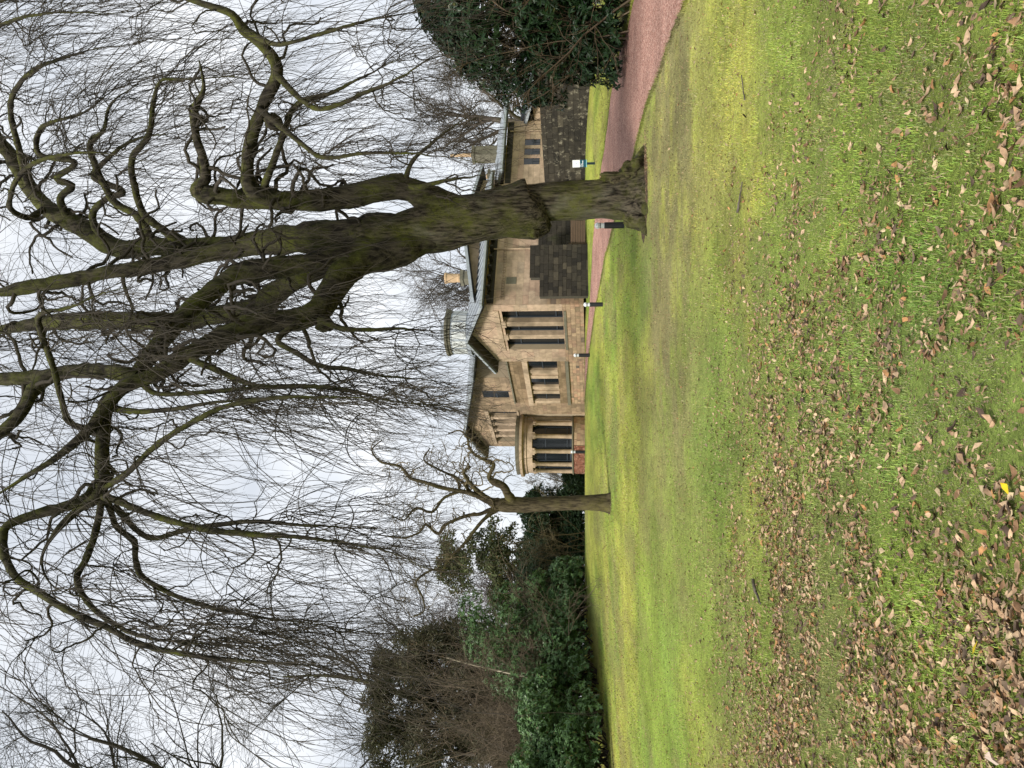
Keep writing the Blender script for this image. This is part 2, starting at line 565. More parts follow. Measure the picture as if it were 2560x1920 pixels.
t = np.linspace(0, 1, 9)[None, :, None]
PG = NE[:, None, :] * (1 - t) + FE[:, None, :] * t
jit = (fbm(PG[..., 0] * 3, PG[..., 1] * 3, 77, 2) - 0.5) * 0.16
PG[:, 0] += jit[:, 0, None]; PG[:, -1] += jit[:, -1, None]
Zp = gz(PG[..., 0], PG[..., 1]) + 0.022
i = np.arange(8)[None, :] + np.arange(139)[:, None] * 9
F = np.stack([i, i + 1, i + 10, i + 9], -1).reshape(-1, 4)
path = link('path', mesh_np('path', np.concatenate([PG, Zp[..., None]], -1), F, None, True), M['gravel'])
tag(path, 'pink gravel path curving from the right towards the house', 'path', None, 'structure')

# ------------------------------------------------------------------ the house
ZB = 2.33
C0 = np.array([4.77, 46.0]); RA = math.atan2(0.461, 0.887)
house = empty('stone_villa', (C0[0], C0[1], ZB), RA)
tag(house, 'tan sandstone villa with low gables, a round bay and a white cupola', 'house')
unit = {}


def unit_cube(m):
    if m not in unit:
        q = MB().box(-.5, .5, -.5, .5, -.5, .5)
        me = bpy.data.meshes.new('stone'); me.from_pydata(q.v, [], q.f); me.materials.append(M[m])
        unit[m] = me
    return unit[m]


def courses(w, h, hc, wr, holes, seed, top=None):
    """blocks (a0, a1, z0, z1) filling a wall w by h in bonded courses, leaving out holes (a0, a1, z0, z1)"""
    rr = random.Random(seed); out = []; z = 0.0; k = 0
    while z < h - 0.05:
        ch = hc * rr.uniform(0.85, 1.15)
        if z + ch > h - 0.07: ch = h - z
        segs = [(0.0, w)]
        for (h0, h1, g0, g1) in holes:
            if z + ch * 0.5 > g0 and z + ch * 0.5 < g1:
                new = []
                for s0, s1 in segs:
                    if h1 <= s0 or h0 >= s1: new.append((s0, s1))
                    else:
                        if h0 - s0 > 0.08: new.append((s0, h0))
                        if s1 - h1 > 0.08: new.append((h1, s1))
                segs = new
        for s0, s1 in segs:
            a = s0; first = True
            while a < s1 - 0.01:
                bw = rr.uniform(*wr) * (0.55 if first and k % 2 else 1)
                first = False
                if s1 - (a + bw) < wr[0] * 0.5: bw = s1 - a
                b = min(a + bw, s1)
                if top is None or top((a + b) / 2) >= z + ch * 0.8:
                    zt = z + ch if top is None else min(z + ch, top(a), top(b))
                    if zt > z + 0.05: out.append((a, b, z, zt))
                a = b
        z += ch; k += 1
    return out


loose = {}


def lay(parent, m, blocks, kind, pos, thick, joint=0.012, proud=0.0, seed=1, single=True, z0=0.0, uneven=0.01):
    """kind 'f': wall along local y facing -x at x = pos; 'r': wall along local x facing -y at y = pos.
    pos = (plane, offset along the wall)"""
    rr = random.Random(seed)
    pl, off = pos
    for (a, b, c, d) in blocks:
        t_ = thick + rr.uniform(0, uneven)
        ca, cz = (a + b) / 2 + off, (c + d) / 2 + z0
        sa, sz = b - a - joint, d - c - joint
        if kind == 'f':
            ctr = (pl - t_ / 2, ca, cz); sc = (t_, sa, sz)
        else:
            ctr = (ca, pl - t_ / 2, cz); sc = (sa, t_, sz)
        if single:
            o = bpy.data.objects.new('stone', unit_cube(m)); COL.objects.link(o)
            o.parent = parent; o.location = ctr; o.scale = sc
        else:
            loose.setdefault(m, []).append((ctr, sc))


H = house
# --- dining block: gable towards -x (local), long side towards -y
GE, GA, GR = 6.0, 7.36, 3.3            # eaves, apex, ridge line
dw = 7.0
top = lambda f: GE + (GA - GE) * (1 - abs(f - GR) / (GR if f < GR else dw - GR)) - 0.1
opening = (0.72, 5.36, 1.24, 5.22)
wall = MB()
wall.prism([(opening[0], 0), (opening[1], 0), (opening[1], opening[2]), (opening[0], opening[2])], 0.02, 0.7, 0)
wall.prism([(0.02, 0), (opening[0], 0), (opening[0], top(opening[0])), (0.02, top(0.02))], 0.02, 0.7, 0)
wall.prism([(opening[1], 0), (dw, 0), (dw, top(dw)), (opening[1], top(opening[1]))], 0.02, 0.7, 0)
wall.prism([(opening[0], opening[3]), (opening[1], opening[3]), (opening[1], top(opening[1])), (GR, top(GR)), (opening[0], top(opening[0]))], 0.02, 0.7, 0)
wall.box(0.7, 9.5, dw - 0.5, dw, 0, GE)
w_gable = wall.build('wall', M['mortar'], H)
# smooth courses above, squared rubble below the sill
lay(w_gable, 'rubble', courses(dw, 1.30, 0.26, (0.3, 0.62), [], 3), 'f', (0.02, 0), 0.035, 0.016, seed=4)
hi = courses(dw, GA - 1.3, 0.42, (0.6, 1.15), [(opening[0], opening[1], opening[2] - 1.3, opening[3] - 1.3)], 5, lambda f: top(f) - 1.3)
lay(w_gable, 'sand', hi, 'f', (0.02, 0), 0.02, 0.008, seed=6, z0=1.3, uneven=0.004)
wl_ = MB().box(0.025, 9.5, 0.02, 0.6, 0, GE)
w_long = wl_.build('wall', M['mortar'], H)
lay(w_long, 'sand', courses(9.45, GE - 2.2, 0.40, (0.55, 1.2), [(1.5, 2.05, 1.9, 2.55)], 8), 'r', (0.02, 0.03), 0.02, 0.008, seed=9, z0=2.2, uneven=0.004)
lay(w_long, 'rubble', courses(4.2, 2.2, 0.29, (0.32, 0.7), [], 10), 'r', (0.02, 0.03), 0.03, 0.016, seed=11)
MB().box(1.52, 2.02, -0.005, 0.06, 4.12, 4.74).build('blocked_vent', M['greystone'], H)
# carved fret band under the eaves of the long side
fb = MB()
for k in range(46):
    x = 0.35 + k * 0.2
    fb.box(x, x + 0.15, -0.035, 0.0, 4.83, 4.87); fb.box(x, x + 0.035, -0.035, 0.0, 4.875, 4.99); fb.box(x, x + 0.15, -0.035, 0.0, 4.995, 5.03)
tag(fb.build('fret_band', M['sand_plain'], H), kind='stuff')
# lintel, pilasters, glazing of the big window
MB().box(-0.06, 0.5, opening[0] - 0.1, opening[1] + 0.1, opening[3], opening[3] + 0.34).build('lintel', M['sand_plain'], H)
MB().box(-0.05, 0.62, opening[0] - 0.02, opening[1] + 0.02, opening[2] - 0.16, opening[2]).build('window_sill', M['greystone'], H)
slots = 3
sw = (opening[1] - opening[0]) / slots
for k in (1, 2):
    a = opening[0] + k * sw
    p_ = MB().box(0.03, 0.55, a - 0.24, a + 0.24, opening[2], opening[3] - 0.32).build('pilaster', M['sand_plain'], H)
    MB().box(-0.03, 0.56, a - 0.31, a + 0.31, opening[3] - 0.32, opening[3] - 0.02).build('capital', M['sand_plain'], p_)
for k in range(slots):
    a0 = opening[0] + k * sw + (0.24 if k else 0.02); a1 = opening[0] + (k + 1) * sw - (0.24 if k < 2 else 0.02)
    w_ = MB().box(0.45, 0.47, a0, a1, opening[2], opening[3]).build('window', M['glass'], H)
    fr = MB()
    for z in (opening[2], opening[2] + 0.45, opening[2] + 2.9, opening[3] - 0.1):
        fr.box(0.39, 0.449, a0 + 0.081, a1 - 0.081, z + 0.002, z + 0.09)
    fr.box(0.38, 0.449, a0, a0 + 0.08, opening[2], opening[3]); fr.box(0.38, 0.449, a1 - 0.08, a1, opening[2], opening[3])
    fr.build('frame', M['frame'], w_)


def gable_roof(parent, r0, r1, f0, fr, f1, ze0, za, ze1, th=0.2, name='roof', m='slate', over=0.8, ribs=True):
    """ridge along local x at f = fr; eaves at f0 and f1"""
    mb = MB()
    mb.prism([(f0, ze0), (fr, za), (f1, ze1), (f1, ze1 + th), (fr, za + th), (f0, ze0 + th)], r0, r1, 0)
    ro = mb.build(name, M[m], parent)
    # pale lead edge on the verge and eaves
    e = MB()
    e.prism([(f0 - .02, ze0 + th * .35), (fr, za + th * .35), (f1 + .02, ze1 + th * .35), (f1 + .02, ze1 + th + .05), (fr, za + th + .05), (f0 - .02, ze0 + th + .05)], r0 - 0.07, r0 - 0.003, 0)
    e.box(r0 + .01, r1, f0 - 0.16, f0 - 0.004, ze0 + 0.06, ze0 + 0.2)
    e.build('gutter', M['lead'], ro)
    s = MB()
    s.prism([(f0 + .03, ze0 - .05), (fr, za - .05), (f1 - .03, ze1 - .05), (f1 - .03, ze1 - .005), (fr, za - .005), (f0 + .03, ze0 - .005)], r0 + .04, r1 - .04, 0)
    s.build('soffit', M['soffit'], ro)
    if ribs:
        rb = MB(); n = int((r1 - r0) / 0.55)
        for k in range(n + 1):
            x = r0 + 0.1 + k * (r1 - r0 - 0.2) / max(n, 1)
            for (a, za_, b, zb_) in ((f0, ze0, fr, za), (f1, ze1, fr, za)):
                rb.add([(x - .03, a, za_ + th + .002), (x + .03, a, za_ + th + .002), (x + .03, b, zb_ + th + .002), (x - .03, b, zb_ + th + .002),
                        (x - .03, a, za_ + th + .06), (x + .03, a, za_ + th + .06), (x + .03, b, zb_ + th + .06), (x - .03, b, zb_ + th + .06)],
                       [(3, 2, 1, 0), (4, 5, 6, 7), (0, 1, 5, 4), (1, 2, 6, 5), (2, 3, 7, 6), (3, 0, 4, 7)])
        tag(rb.build('roll', M['lead'], ro), kind='stuff')
    return ro


gable_roof(H, -0.65, 9.9, -0.8, GR, 7.45, GE - 0.08, GA + 0.05, GE + 0.0, 0.15)
# near-black strip in place of the shaded wall-head gap, brackets under the eaves
fz = MB(); fz.box(0.1, 9.4, -0.05, 0.018, GE - 0.55, GE - 0.16); fz.build('gap_shade_strip', M['soffit'], H)
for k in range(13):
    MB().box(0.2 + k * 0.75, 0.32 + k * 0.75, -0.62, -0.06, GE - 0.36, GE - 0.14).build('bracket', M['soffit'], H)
for x in (4.1,):
    MB().lathe([(0.05, 2.6), (0.05, GE - 0.3)], x, -0.12, 10).build('downpipe', M['sand_plain'], H)

# --- raised storey over the long side
MB().prism([(1.6, 6.0), (11.0, 6.0), (11.0, 6.95), (6.6, 7.75), (1.6, 6.85)], 1.2, 6.2, 1).build('upper_wall', M['sand_plain'], H)
ur = MB().prism([(0.9, 6.80), (6.6, 7.80), (11.7, 6.92), (11.7, 7.1), (6.6, 8.0), (0.9, 6.98)], 0.5, 6.6, 1).build('upper_roof', M['lead'], H)
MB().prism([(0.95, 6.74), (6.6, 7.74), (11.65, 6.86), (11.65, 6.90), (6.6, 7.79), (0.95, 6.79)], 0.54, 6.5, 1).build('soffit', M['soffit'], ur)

# --- far wing with three small windows
WE = 5.35
ww = MB().box(9.52, 15.2, 0.1, 0.6, 0, WE); ww.box(14.7, 15.2, 0.6, 6, 0, WE)
w_far = ww.build('wall', M['mortar'], H)
WIN = [(11.2 + k * 0.86, 11.2 + k * 0.86 + 0.6) for k in range(3)]
lay(w_far, 'sand', courses(5.7, WE - 2.2, 0.38, (0.55, 1.1), [(a - 9.5, b - 9.5, 3.05 - 2.2, 4.1 - 2.2) for a, b in WIN], 12), 'r', (0.1, 9.5), 0.06, 0.008, seed=13, z0=2.2, uneven=0.004)
for a, b in WIN:
    w_ = MB().box(a + 0.02, b - 0.02, 0.082, 0.095, 3.05, 4.1).build('window', M['glass'], H)
    MB().box(a + 0.02, b - 0.02, 0.06, 0.08, 3.5, 3.56).box((a + b) / 2 - .02, (a + b) / 2 + .02, 0.06, 0.08, 3.05, 3.499).build('frame', M['frame'], w_)
fr2 = gable_roof(H, 9.95, 16.6, -0.75, 3, 7.0, WE - .05, 6.3, WE - .05, 0.18)
fz = MB(); fz.box(9.6, 15.1, 0.0, 0.038, WE - 0.45, WE - 0.07); fz.build('gap_shade_strip', M['soffit'], H)  # dark strip for the shaded gap below these eaves
MB().lathe([(0.05, 2.0), (0.05, WE - 0.2)], 14.2, -0.02, 10).build('downpipe', M['sand_plain'], H)

# --- low block at the far right end
MB().box(15.4, 25, -1.0, 4, 0, 3.55).build('low_wall', M['sand_plain'], H)
lr = MB().prism([(-1.75, 3.5), (1.5, 4.45), (4.7, 3.5), (4.7, 3.66), (1.5, 4.62), (-1.75, 3.66)], 14.9, 25.6, 0).build('low_roof', M['lead'], H)
rb = MB()
for k in range(18):
    x = 15.0 + k * 0.6
    rb.prism([(-1.75, 3.665), (1.5, 4.625), (1.5, 4.69), (-1.75, 3.73)], x, x + 0.08, 0)
tag(rb.build('roll', M['slate'], lr), kind='stuff')
MB().box(15.2, 25.2, -1.6, -1.02, 3.3, 3.49).build('soffit', M['soffit'], lr)

# --- chimneys
def chimney(r, f, w, z0, z1, z2, pw, tall):
    c = MB().box(r - w / 2, r + w / 2, f - w / 2, f + w / 2, z0, z1).box(r - w / 2 - .06, r + w / 2 + .06, f - w / 2 - .06, f + w / 2 + .06, z1 - .22, z1 - .02).build('chimney', M['greystone'], H)
    if tall:
        prof = [(pw * 1.0, z1), (pw * 0.9, z1 + .1), (pw * .62, z2 - .3), (pw * .55, z2 - .12), (pw * .75, z2 - .08), (pw * .7, z2), (0.02, z2)]
    else:
        prof = [(pw * .8, z1), (pw * .85, z1 + .12), (pw * .8, z1 + .2), (pw * .92, z2 - .2), (pw * 1.08, z2 - .1), (pw * 1.05, z2), (0.02, z2)]
    MB().lathe(prof, r, f, 16).build('chimney_pot', M['pot'], c, smooth=False)


chimney(4.3, 3.2, 0.66, 7.0, 8.3, 9.35, 0.36, False)
chimney(15.1, 3.0, 0.86, 5.6, 8.3, 9.9, 0.17, True)
chimney(13.0, 3.0, 0.6, 5.6, 7.0, 7.1, 0.2, True)

# --- cupola
cu = MB().lathe([(1.5, 6.0), (1.5, 9.45)], 0, 0, 28).build('cupola', M['lead'], H)
for k in range(14):
    a = k * 2 * math.pi / 14
    px = MB()
    ca, sa = math.cos(a), math.sin(a)
    v = []
    for z in (8.35, 9.34):
        for (rr_, da) in ((1.503, -.17), (1.55, -.17), (1.55, .17), (1.503, .17)):
            v.append((rr_ * math.cos(a + da), rr_ * math.sin(a + da), z))
    px.add(v, [(3, 2, 1, 0), (4, 5, 6, 7), (0, 1, 5, 4), (1, 2, 6, 5), (2, 3, 7, 6), (3, 0, 4, 7)])
    px.build('panel', M['signwhite'] if False else M['paint'], cu)
MB().lathe([(1.5, 9.45), (1.56, 9.5), (1.57, 9.62), (1.68, 9.7), (1.70, 9.84), (1.5, 9.9), (0.02, 9.98)], 0, 0, 28).build('cornice', M['greystone'], cu)
MB().lathe([(0.8, 9.95), (0.76, 10.15), (0.6, 10.32), (0.02, 10.4)], 0, 0, 24).build('dome_cap', M['lead'], cu)
MB().lathe([(1.64, 8.05), (1.64, 8.28), (1.5, 8.3)], 0, 0, 28).build('base_ring', M['lead'], cu)
cu.location = (2.7, 7.6, -0.1)

# --- left two-storey block with its own gable
LA, LZ, L0, L1 = 21.0, 10.35, 12.2, 25.5
ltop = lambda f: LZ - 0.215 * abs(f - LA) - 0.12
strip = (18.2, 24.4, 5.75, 8.1)
lw = MB()
lw.prism([(L0, 0), (strip[0], 0), (strip[0], ltop(strip[0])), (L0, ltop(L0))], 1.52, 2.0, 0)
lw.prism([(strip[1], 0), (L1, 0), (L1, ltop(L1)), (strip[1], ltop(strip[1]))], 1.52, 2.0, 0)
lw.prism([(strip[0], 0), (strip[1], 0), (strip[1], strip[2]), (strip[0], strip[2])], 1.52, 2.0, 0)
lw.prism([(strip[0], strip[3]), (strip[1], strip[3]), (strip[1], ltop(strip[1])), (LA, ltop(LA)), (strip[0], ltop(strip[0]))], 1.52, 2.0, 0)
lw.prism([(2.0, 0), (12, 0), (12, 8.3), (2.0, 8.3)], L0, L0 + 0.5, 1)
lw.prism([(2.0, 0), (12, 0), (12, 9.2), (2.0, 9.2)], L1 - 0.5, L1, 1)
w_left = lw.build('wall', M['mortar'], H)
lb = courses(L1 - L0, LZ - 4.6, 0.40, (0.6, 1.2), [(strip[0] - L0, strip[1] - L0, strip[2] - 4.6, strip[3] - 4.6), (2.2, 3.35, 5.9 - 4.6, 8.15 - 4.6)], 21, lambda f: ltop(f + L0) - 4.6)
lay(w_left, 'sand_v', lb, 'f', (1.52, L0), 0.025, 0.008, seed=22, single=False, z0=4.6, uneven=0.004)
lay(w_left, 'sand_v', courses(3.4, 4.6, 0.4, (0.6, 1.2), [], 23), 'f', (1.52, 15.2), 0.025, 0.008, seed=24, single=False)
MB().box(1.40, 1.494, 17.9, 24.8, strip[3], strip[3] + 0.3).build('lintel', M['sand_plain'], H)
MB().box(1.42, 1.6, 17.9, 24.8, strip[2] - 0.16, strip[2] - .002).build('window_sill', M['sand_plain'], H)
n = 5
for k in range(n + 1):
    a = strip[0] + k * (strip[1] - strip[0]) / n
    if 0 < k < n:
        p_ = MB().box(1.50, 1.9, a - 0.22, a + 0.22, strip[2], strip[3] - .21).build('pilaster', M['sand_plain'], H)
        MB().box(1.47, 1.92, a - 0.29, a + 0.29, strip[3] - .21, strip[3] - .01).build('capital', M['sand_plain'], p_)
    if k < n:
        a1 = strip[0] + (k + 1) * (strip[1] - strip[0]) / n
        w_ = MB().box(1.87, 1.885, a + .2, a1 - .2, strip[2], strip[3]).build('window', M['glass'], H)
        MB().box(1.83, 1.868, a + .22, a1 - .22, strip[2] + 1.1, strip[2] + 1.18).build('frame', M['frame'], w_)
w_ = MB().box(1.505, 1.515, L0 + 2.22, L0 + 3.33, 5.9, 8.15).build('window', M['glass'], H)
MB().box(1.47, 1.503, L0 + 2.23, L0 + 3.32, 7.0, 7.08).box(1.47, 1.503, L0 + 2.23, L0 + 2.31, 5.9, 6.999).build('frame', M['frame'], w_)
gable_roof(H, 0.7, 12.5, 11.2, LA, 26.6, LZ - 0.215 * 9.8, LZ, LZ - 0.215 * 5.6)

# --- low projecting bay with three windows
B0, B1 = 7.05, 15.1
bm = MB()
wins = [(8.35, 9.6), (10.95, 12.15), (13.4, 14.55)]
prev = B0
for a, b in wins + [(B1, B1)]:
    bm.box(0.82, 1.5, prev, a, 2.0, 4.05)
    prev = b
bm.box(0.82, 1.5, B0, B1, 0, 1.995); bm.box(0.84, 1.5, B0, B1, 4.055, 5.5)
w_bay = bm.build('wall', M['sand_plain'], H)
lay(w_bay, 'rubble', courses(B1 - B0, 1.2, 0.25, (0.3, 0.62), [], 31), 'f', (0.82, B0), 0.06, 0.016, seed=32)
lay(w_bay, 'brown', courses(B1 - B0, 0.55, 0.3, (0.5, 0.95), [], 33), 'f', (0.82, B0), 0.03, 0.01, seed=34, z0=1.45)
lay(w_bay, 'brown', courses(B1 - B0, 1.0, 0.34, (0.6, 1.1), [], 35), 'f', (0.84, B0), 0.02, 0.01, seed=36, z0=4.5)
MB().box(0.66, 0.815, B0, B1 + .1, 1.2, 1.43).build('plinth_moulding', M['greystone'], H)
MB().box(0.62, 0.818, B0, B1 + .1, 4.08, 4.46).build('cornice', M['sand_plain'], H)
MB().box(0.70, 1.2, B0, B1, 5.5, 5.6).build('coping', M['greystone'], H)
for a, b in wins:
    w_ = MB().box(0.93, 0.94, a, b, 2.0, 4.05).build('window', M['glass'], H)
    MB().box(0.89, 0.929, a, b, 3.0, 3.08).box(0.89, 0.929, a, a + .07, 2.0, 2.999).box(0.89, 0.929, a, a + .07, 3.081, 4.05).build('frame', M['frame'], w_)
prev = B0 + .3
for a, b in wins[1:]:
    m_ = (a + prev) / 2 + 0.3
for a in (9.85, 10.7, 12.4, 13.15, 14.8):
    MB().box(0.74, 0.818, a - 0.22, a + 0.22, 2.0, 4.06).build('pilaster', M['sand_plain'], H)

# --- round bay
BC = (-0.16, 20.9); BR = 2.45
camdir = math.atan2(-0.92, -0.39)
rb_ = MB().lathe([(BR - .05, 0), (BR - .05, 1.1), (BR - .5, 1.1)], *BC, 48).build('bay_base', M['mortar'], H)


def ring_blocks(a0, a1, z0, z1, hc, wlen, seed, store, thick=0.05):
    rr = random.Random(seed); z = z0
    while z < z1 - 0.02:
        ch = min(hc * rr.uniform(.9, 1.1), z1 - z); a = a0
        while a < a1 - 0.005:
            da = min(rr.uniform(*wlen) / BR, a1 - a)
            r0, r1 = BR - .049, BR + thick + rr.uniform(0, .012); g = 0.006
            v = []
            for zz in (z + .006, z + ch - .006):
                for (q, w) in ((r0, a + g), (r1, a + g), (r1, a + da - g), (r0, a + da - g)):
                    v.append((BC[0] + q * math.cos(w), BC[1] + q * math.sin(w), zz))
            store.append((v, rr.random())); a += da
        z += ch


def build_loose(name, store, m, parent):
    V = []; F = []; Cc = []
    base = [(3, 2, 1, 0), (4, 5, 6, 7), (0, 1, 5, 4), (1, 2, 6, 5), (2, 3, 7, 6), (3, 0, 4, 7)]
    for v, c in store:
        n_ = len(V)
        V += v; F += [tuple(i + n_ for i in q) for q in base]; Cc += [(c, c, c)] * 8
    o = link(name, mesh_np(name, np.array(V), np.array(F), np.array(Cc)), m, parent)
    tag(o, kind='stuff')
    return o


st = []; ring_blocks(camdir - 0.05, camdir + math.pi * 0.75, 0, 1.08, 0.26, (0.3, 0.6), 41, st); build_loose('stones', st, M['rub_v'], H)
st = []; ring_blocks(camdir - math.pi * 0.75, camdir - 0.06, 0, 1.08, 0.085, (0.2, 0.24), 42, st, 0.03); build_loose('bricks', st, M['brick_v'], H)
for m_, its in loose.items():
    st = []
    for (c, s) in its:
        v = [(c[0] + dx * s[0] / 2, c[1] + dy * s[1] / 2, c[2] + dz * s[2] / 2) for dz in (-1, 1) for dx, dy in ((-1, -1), (1, -1), (1, 1), (-1, 1))]
        st.append((v, random.Random(int(c[1] * 997 + c[2] * 7919)).random()))
    build_loose('stones', st, M[m_], H)
MB().lathe([(BR - .3, 1.1), (BR + .12, 1.1), (BR + .12, 1.2), (BR - .3, 1.22)], *BC, 48).build('bay_sill', M['greystone'], H)
gl = MB().lathe([(BR - .42, 1.1), (BR - .42, 4.5)], *BC, 48).build('bay_glass', M['glass'], H)
MB().lathe([(BR - .5, 4.42), (BR + .02, 4.42), (BR + .02, 4.9), (BR + .1, 4.92), (BR + .1, 5.15), (BR + .34, 5.25), (BR + .36, 5.45), (BR + .1, 5.47)], *BC, 48).build('entablature', M['sand_plain'], H)
MB().lathe([(BR + .1, 5.47), (BR + .16, 5.62), (BR + .2, 5.8), (BR - .3, 5.82), (0.05, 5.9)], *BC, 48).build('parapet', M['greystone'], H)


def ring_piece(mb, a, half, r0, r1, z0, z1):
    v = []
    for zz in (z0, z1):
        for (q, w) in ((r0, a - half), (r1, a - half), (r1, a + half), (r0, a + half)):
            v.append((BC[0] + q * math.cos(w), BC[1] + q * math.sin(w), zz))
    mb.add(v, [(3, 2, 1, 0), (4, 5, 6, 7), (0, 1, 5, 4), (1, 2, 6, 5), (2, 3, 7, 6), (3, 0, 4, 7)])
    return mb


for k in range(-5, 6):
    a = camdir + R_(15 + 30.4 * k)
    px, py = BC[0] + (BR - .13) * math.cos(a), BC[1] + (BR - .13) * math.sin(a)
    c_ = MB().lathe([(0.21, 1.2), (0.185, 1.35), (0.165, 4.05), (0.18, 4.06), (0.24, 4.2), (0.26, 4.41)], px, py, 14).build('column', M['sand_plain'], H, smooth=True)
    ring_piece(MB(), a, 0.11, BR - .3, BR + .06, 4.22, 4.415).build('capital', M['sand_plain'], c_)
fr = MB()
for k in range(-5, 6):
    for d_ in (15 - 4.5, 15 + 4.5):
        ring_piece(fr, camdir + R_(d_ + 30.4 * k), 0.02, BR - .418, BR - .36, 1.2, 4.41)
for k in range(-30, 31):
    for z in (1.2, 1.55, 3.3):
        ring_piece(fr, camdir + R_(5 * k), R_(2.45), BR - .418, BR - .37, z, z + (0.16 if z < 1.5 else 0.08))
tag(fr.build('frame', M['frame'], gl), kind='stuff')
sw_ = MB()
for k in range(8):
    ring_piece(sw_, camdir + R_(66 + 7.4 * k), R_(3.65), BR - .35, BR - .02, 1.221, 4.418)
sw_.build('curved_wall', M['sand_plain'], H)

# ------------------------------------------------------------------ dark garden walls and gate
def garden_wall(p0, p1, zt, label, m, hc, wr, seed, zt2=None, split=None, cat='wall', thick=0.45):
    p0 = np.array(p0, float); p1 = np.array(p1, float)
    L = float(np.linalg.norm(p1 - p0)); a = math.atan2(p1[1] - p0[1], p1[0] - p0[0])
    zb = min(float(gz(*p0)), float(gz(*p1))) - 0.15
    g = empty('garden_wall', (p0[0], p0[1], zb), a)
    tag(g, label, cat)
    h = zt - zb
    core = MB()
    if zt2 is not None:
        h2 = zt2 - zb
        core.box(0.0, split, 0.02, thick, 0, h2 - .03); core.box(split, L, 0.02, thick, 0, h - .03)
        topf = lambda q: (h2 if q < split else h)
    else:
        core.box(0, L, 0.02, thick, 0, h - .03)
        topf = None
    c = core.build('core', M['mortar_dark'], g)
    hh = max(h, zt2 - zb) if zt2 is not None else h
    bl = courses(L, hh, hc, wr, [] if zt2 is None else [(0, split, h2 - .01, 99)] if h2 < h else [(split, L, h - .01, 99)], seed)
    lay(g, m, bl, 'r', (0.02, 0), 0.05, 0.014, seed=seed + 1, uneven=0.035)
    cp_ = MB()
    return g, L, h


W1a = at(1480, 60, 40.6)[:2]; W1b = at(1473, 470, 49.3)[:2]
W1e = W1a + (W1a - W1b) * 0.9
garden_wall(W1b, W1a, 4.85, 'long dark stone garden wall blotched with pale lichen, right of the big trunk', 'darkstone', 0.33, (0.4, 0.85), 51)
W2a = at(1460, 740, 44.4)[:2]; W2b = at(1463, 611, 45.0)[:2]
garden_wall(W2a, W2b, 5.45, 'stepped soot-black stone wall between the wooden gate and the house corner', 'darkstone2', 0.27, (0.3, 0.62), 53, 4.88, 1.15)
W3a = at(1463, 620, 46.6)[:2]; W3b = at(1468, 470, 47.6)[:2]
garden_wall(W3a, W3b, 5.1, 'dark mossy wall behind the brown wooden gate', 'darkstone2', 0.28, (0.35, 0.7), 55)

ga = at(1466, 611, 45.25)[:2]; gb = at(1468, 545, 45.4)[:2]
L = float(np.linalg.norm(gb - ga))
gt = empty('wooden_gate', (ga[0], ga[1], float(gz(*ga))), math.atan2(gb[1] - ga[1], gb[0] - ga[0]))
tag(gt, 'low brown wooden gate beside the dark stepped wall', 'gate')
nb = 6
for k in range(nb):
    MB().box(0.06, L - .06, -0.03, 0.01, 0.12 + k * 0.145, 0.12 + k * 0.145 + 0.125).build('board', M['wood'], gt)
for x in (0.0, L - 0.09):
    MB().box(x, x + 0.09, -0.06, 0.06, 0, 1.08).build('post', M['wood'], gt)

# ------------------------------------------------------------------ bollard lights and sign
def bollard(p, label, h=0.92):
    b = empty('bollard_light', (p[0], p[1], float(gz(p[0], p[1])) - 0.01))
    tag(b, label, 'bollard', 'black bollard lights along the path')
    r = 0.105
    MB().lathe([(0.001, 0), (r, 0), (r, h * .66), (r * .92, h * .675), (0.001, h * .675)], 0, 0, 20).build('post', M['black'], b)
    MB().lathe([(r * .8, h * .676), (r * .8, h * .87)], 0, 0, 20).build('lens', M['lens'], b)
    MB().lathe([(r * .9, h * .80), (r * .95, h * .805), (r * .95, h * .82), (r * .9, h * .825)], 0, 0, 20).build('ring', M['black'], b)
    MB().lathe([(r * 1.02, h * .87), (r * 1.02, h * .9), (r * .85, h * .95), (r * .45, h * .99), (0.001, h)], 0, 0, 20).build('cap', M['lens'], b)
    return b


bollard(at(1540, 563, 25.6), 'nearest black bollard light, its foot behind the roots of the big tree', 0.98)
bollard(at(1508, 761, 36.6), 'black bollard light on the path edge in front of the tall window wall')
bollard(at(1475, 888, 43.6), 'small black bollard light before the left end of the tall window wall')
bollard(at(1462, 1130, 49.2), 'black bollard light in front of the brick base of the round bay')
bollard(at(1462, 1395, 60), 'far bollard light, taller of the two against the dark yews')
bollard(at(1470, 1445, 66), 'farthest bollard light, only its pale head showing above the lawn')

sp_ = at(1489, 408, 40.3)
sg = empty('information_sign', (sp_[0], sp_[1], float(gz(sp_[0], sp_[1]))), R_(-8))
tag(sg, 'small white and teal sign on a post before the lichened wall', 'sign')
MB().box(-0.06, 0.06, 0.0, 0.04, -0.05, 0.52).build('post', M['navy'], sg)
bd = MB().box(-0.185, 0.185, -0.035, -0.002, 0.42, 0.785).build('board', M['teal'], sg)
MB().box(-0.185, 0.185, -0.037, -0.003, 0.786, 1.17).build('board', M['signwhite'], sg)
MB().box(-0.185, 0.185, -0.039, -0.0355, 0.42, 0.465).build('strip', M['teal_lt'], bd)
tx = MB()
rr = random.Random(3)
for z, n_, w_ in ((0.705, 4, 0.04), (0.615, 8, 0.038)):
    for k in range(n_):
        x = -0.15 + k * w_
        hgt = 0.05 if k == 0 or rr.random() < .3 else 0.036
        tx.box(x, x + w_ * .72, -0.0385, -0.0355, z, z + hgt)
tx.build('lettering', M['signwhite'], bd)
MB().box(-0.03, 0.03, -0.0395, -0.0372, 0.96, 1.0).build('emblem', M['teal_lt'], sg)

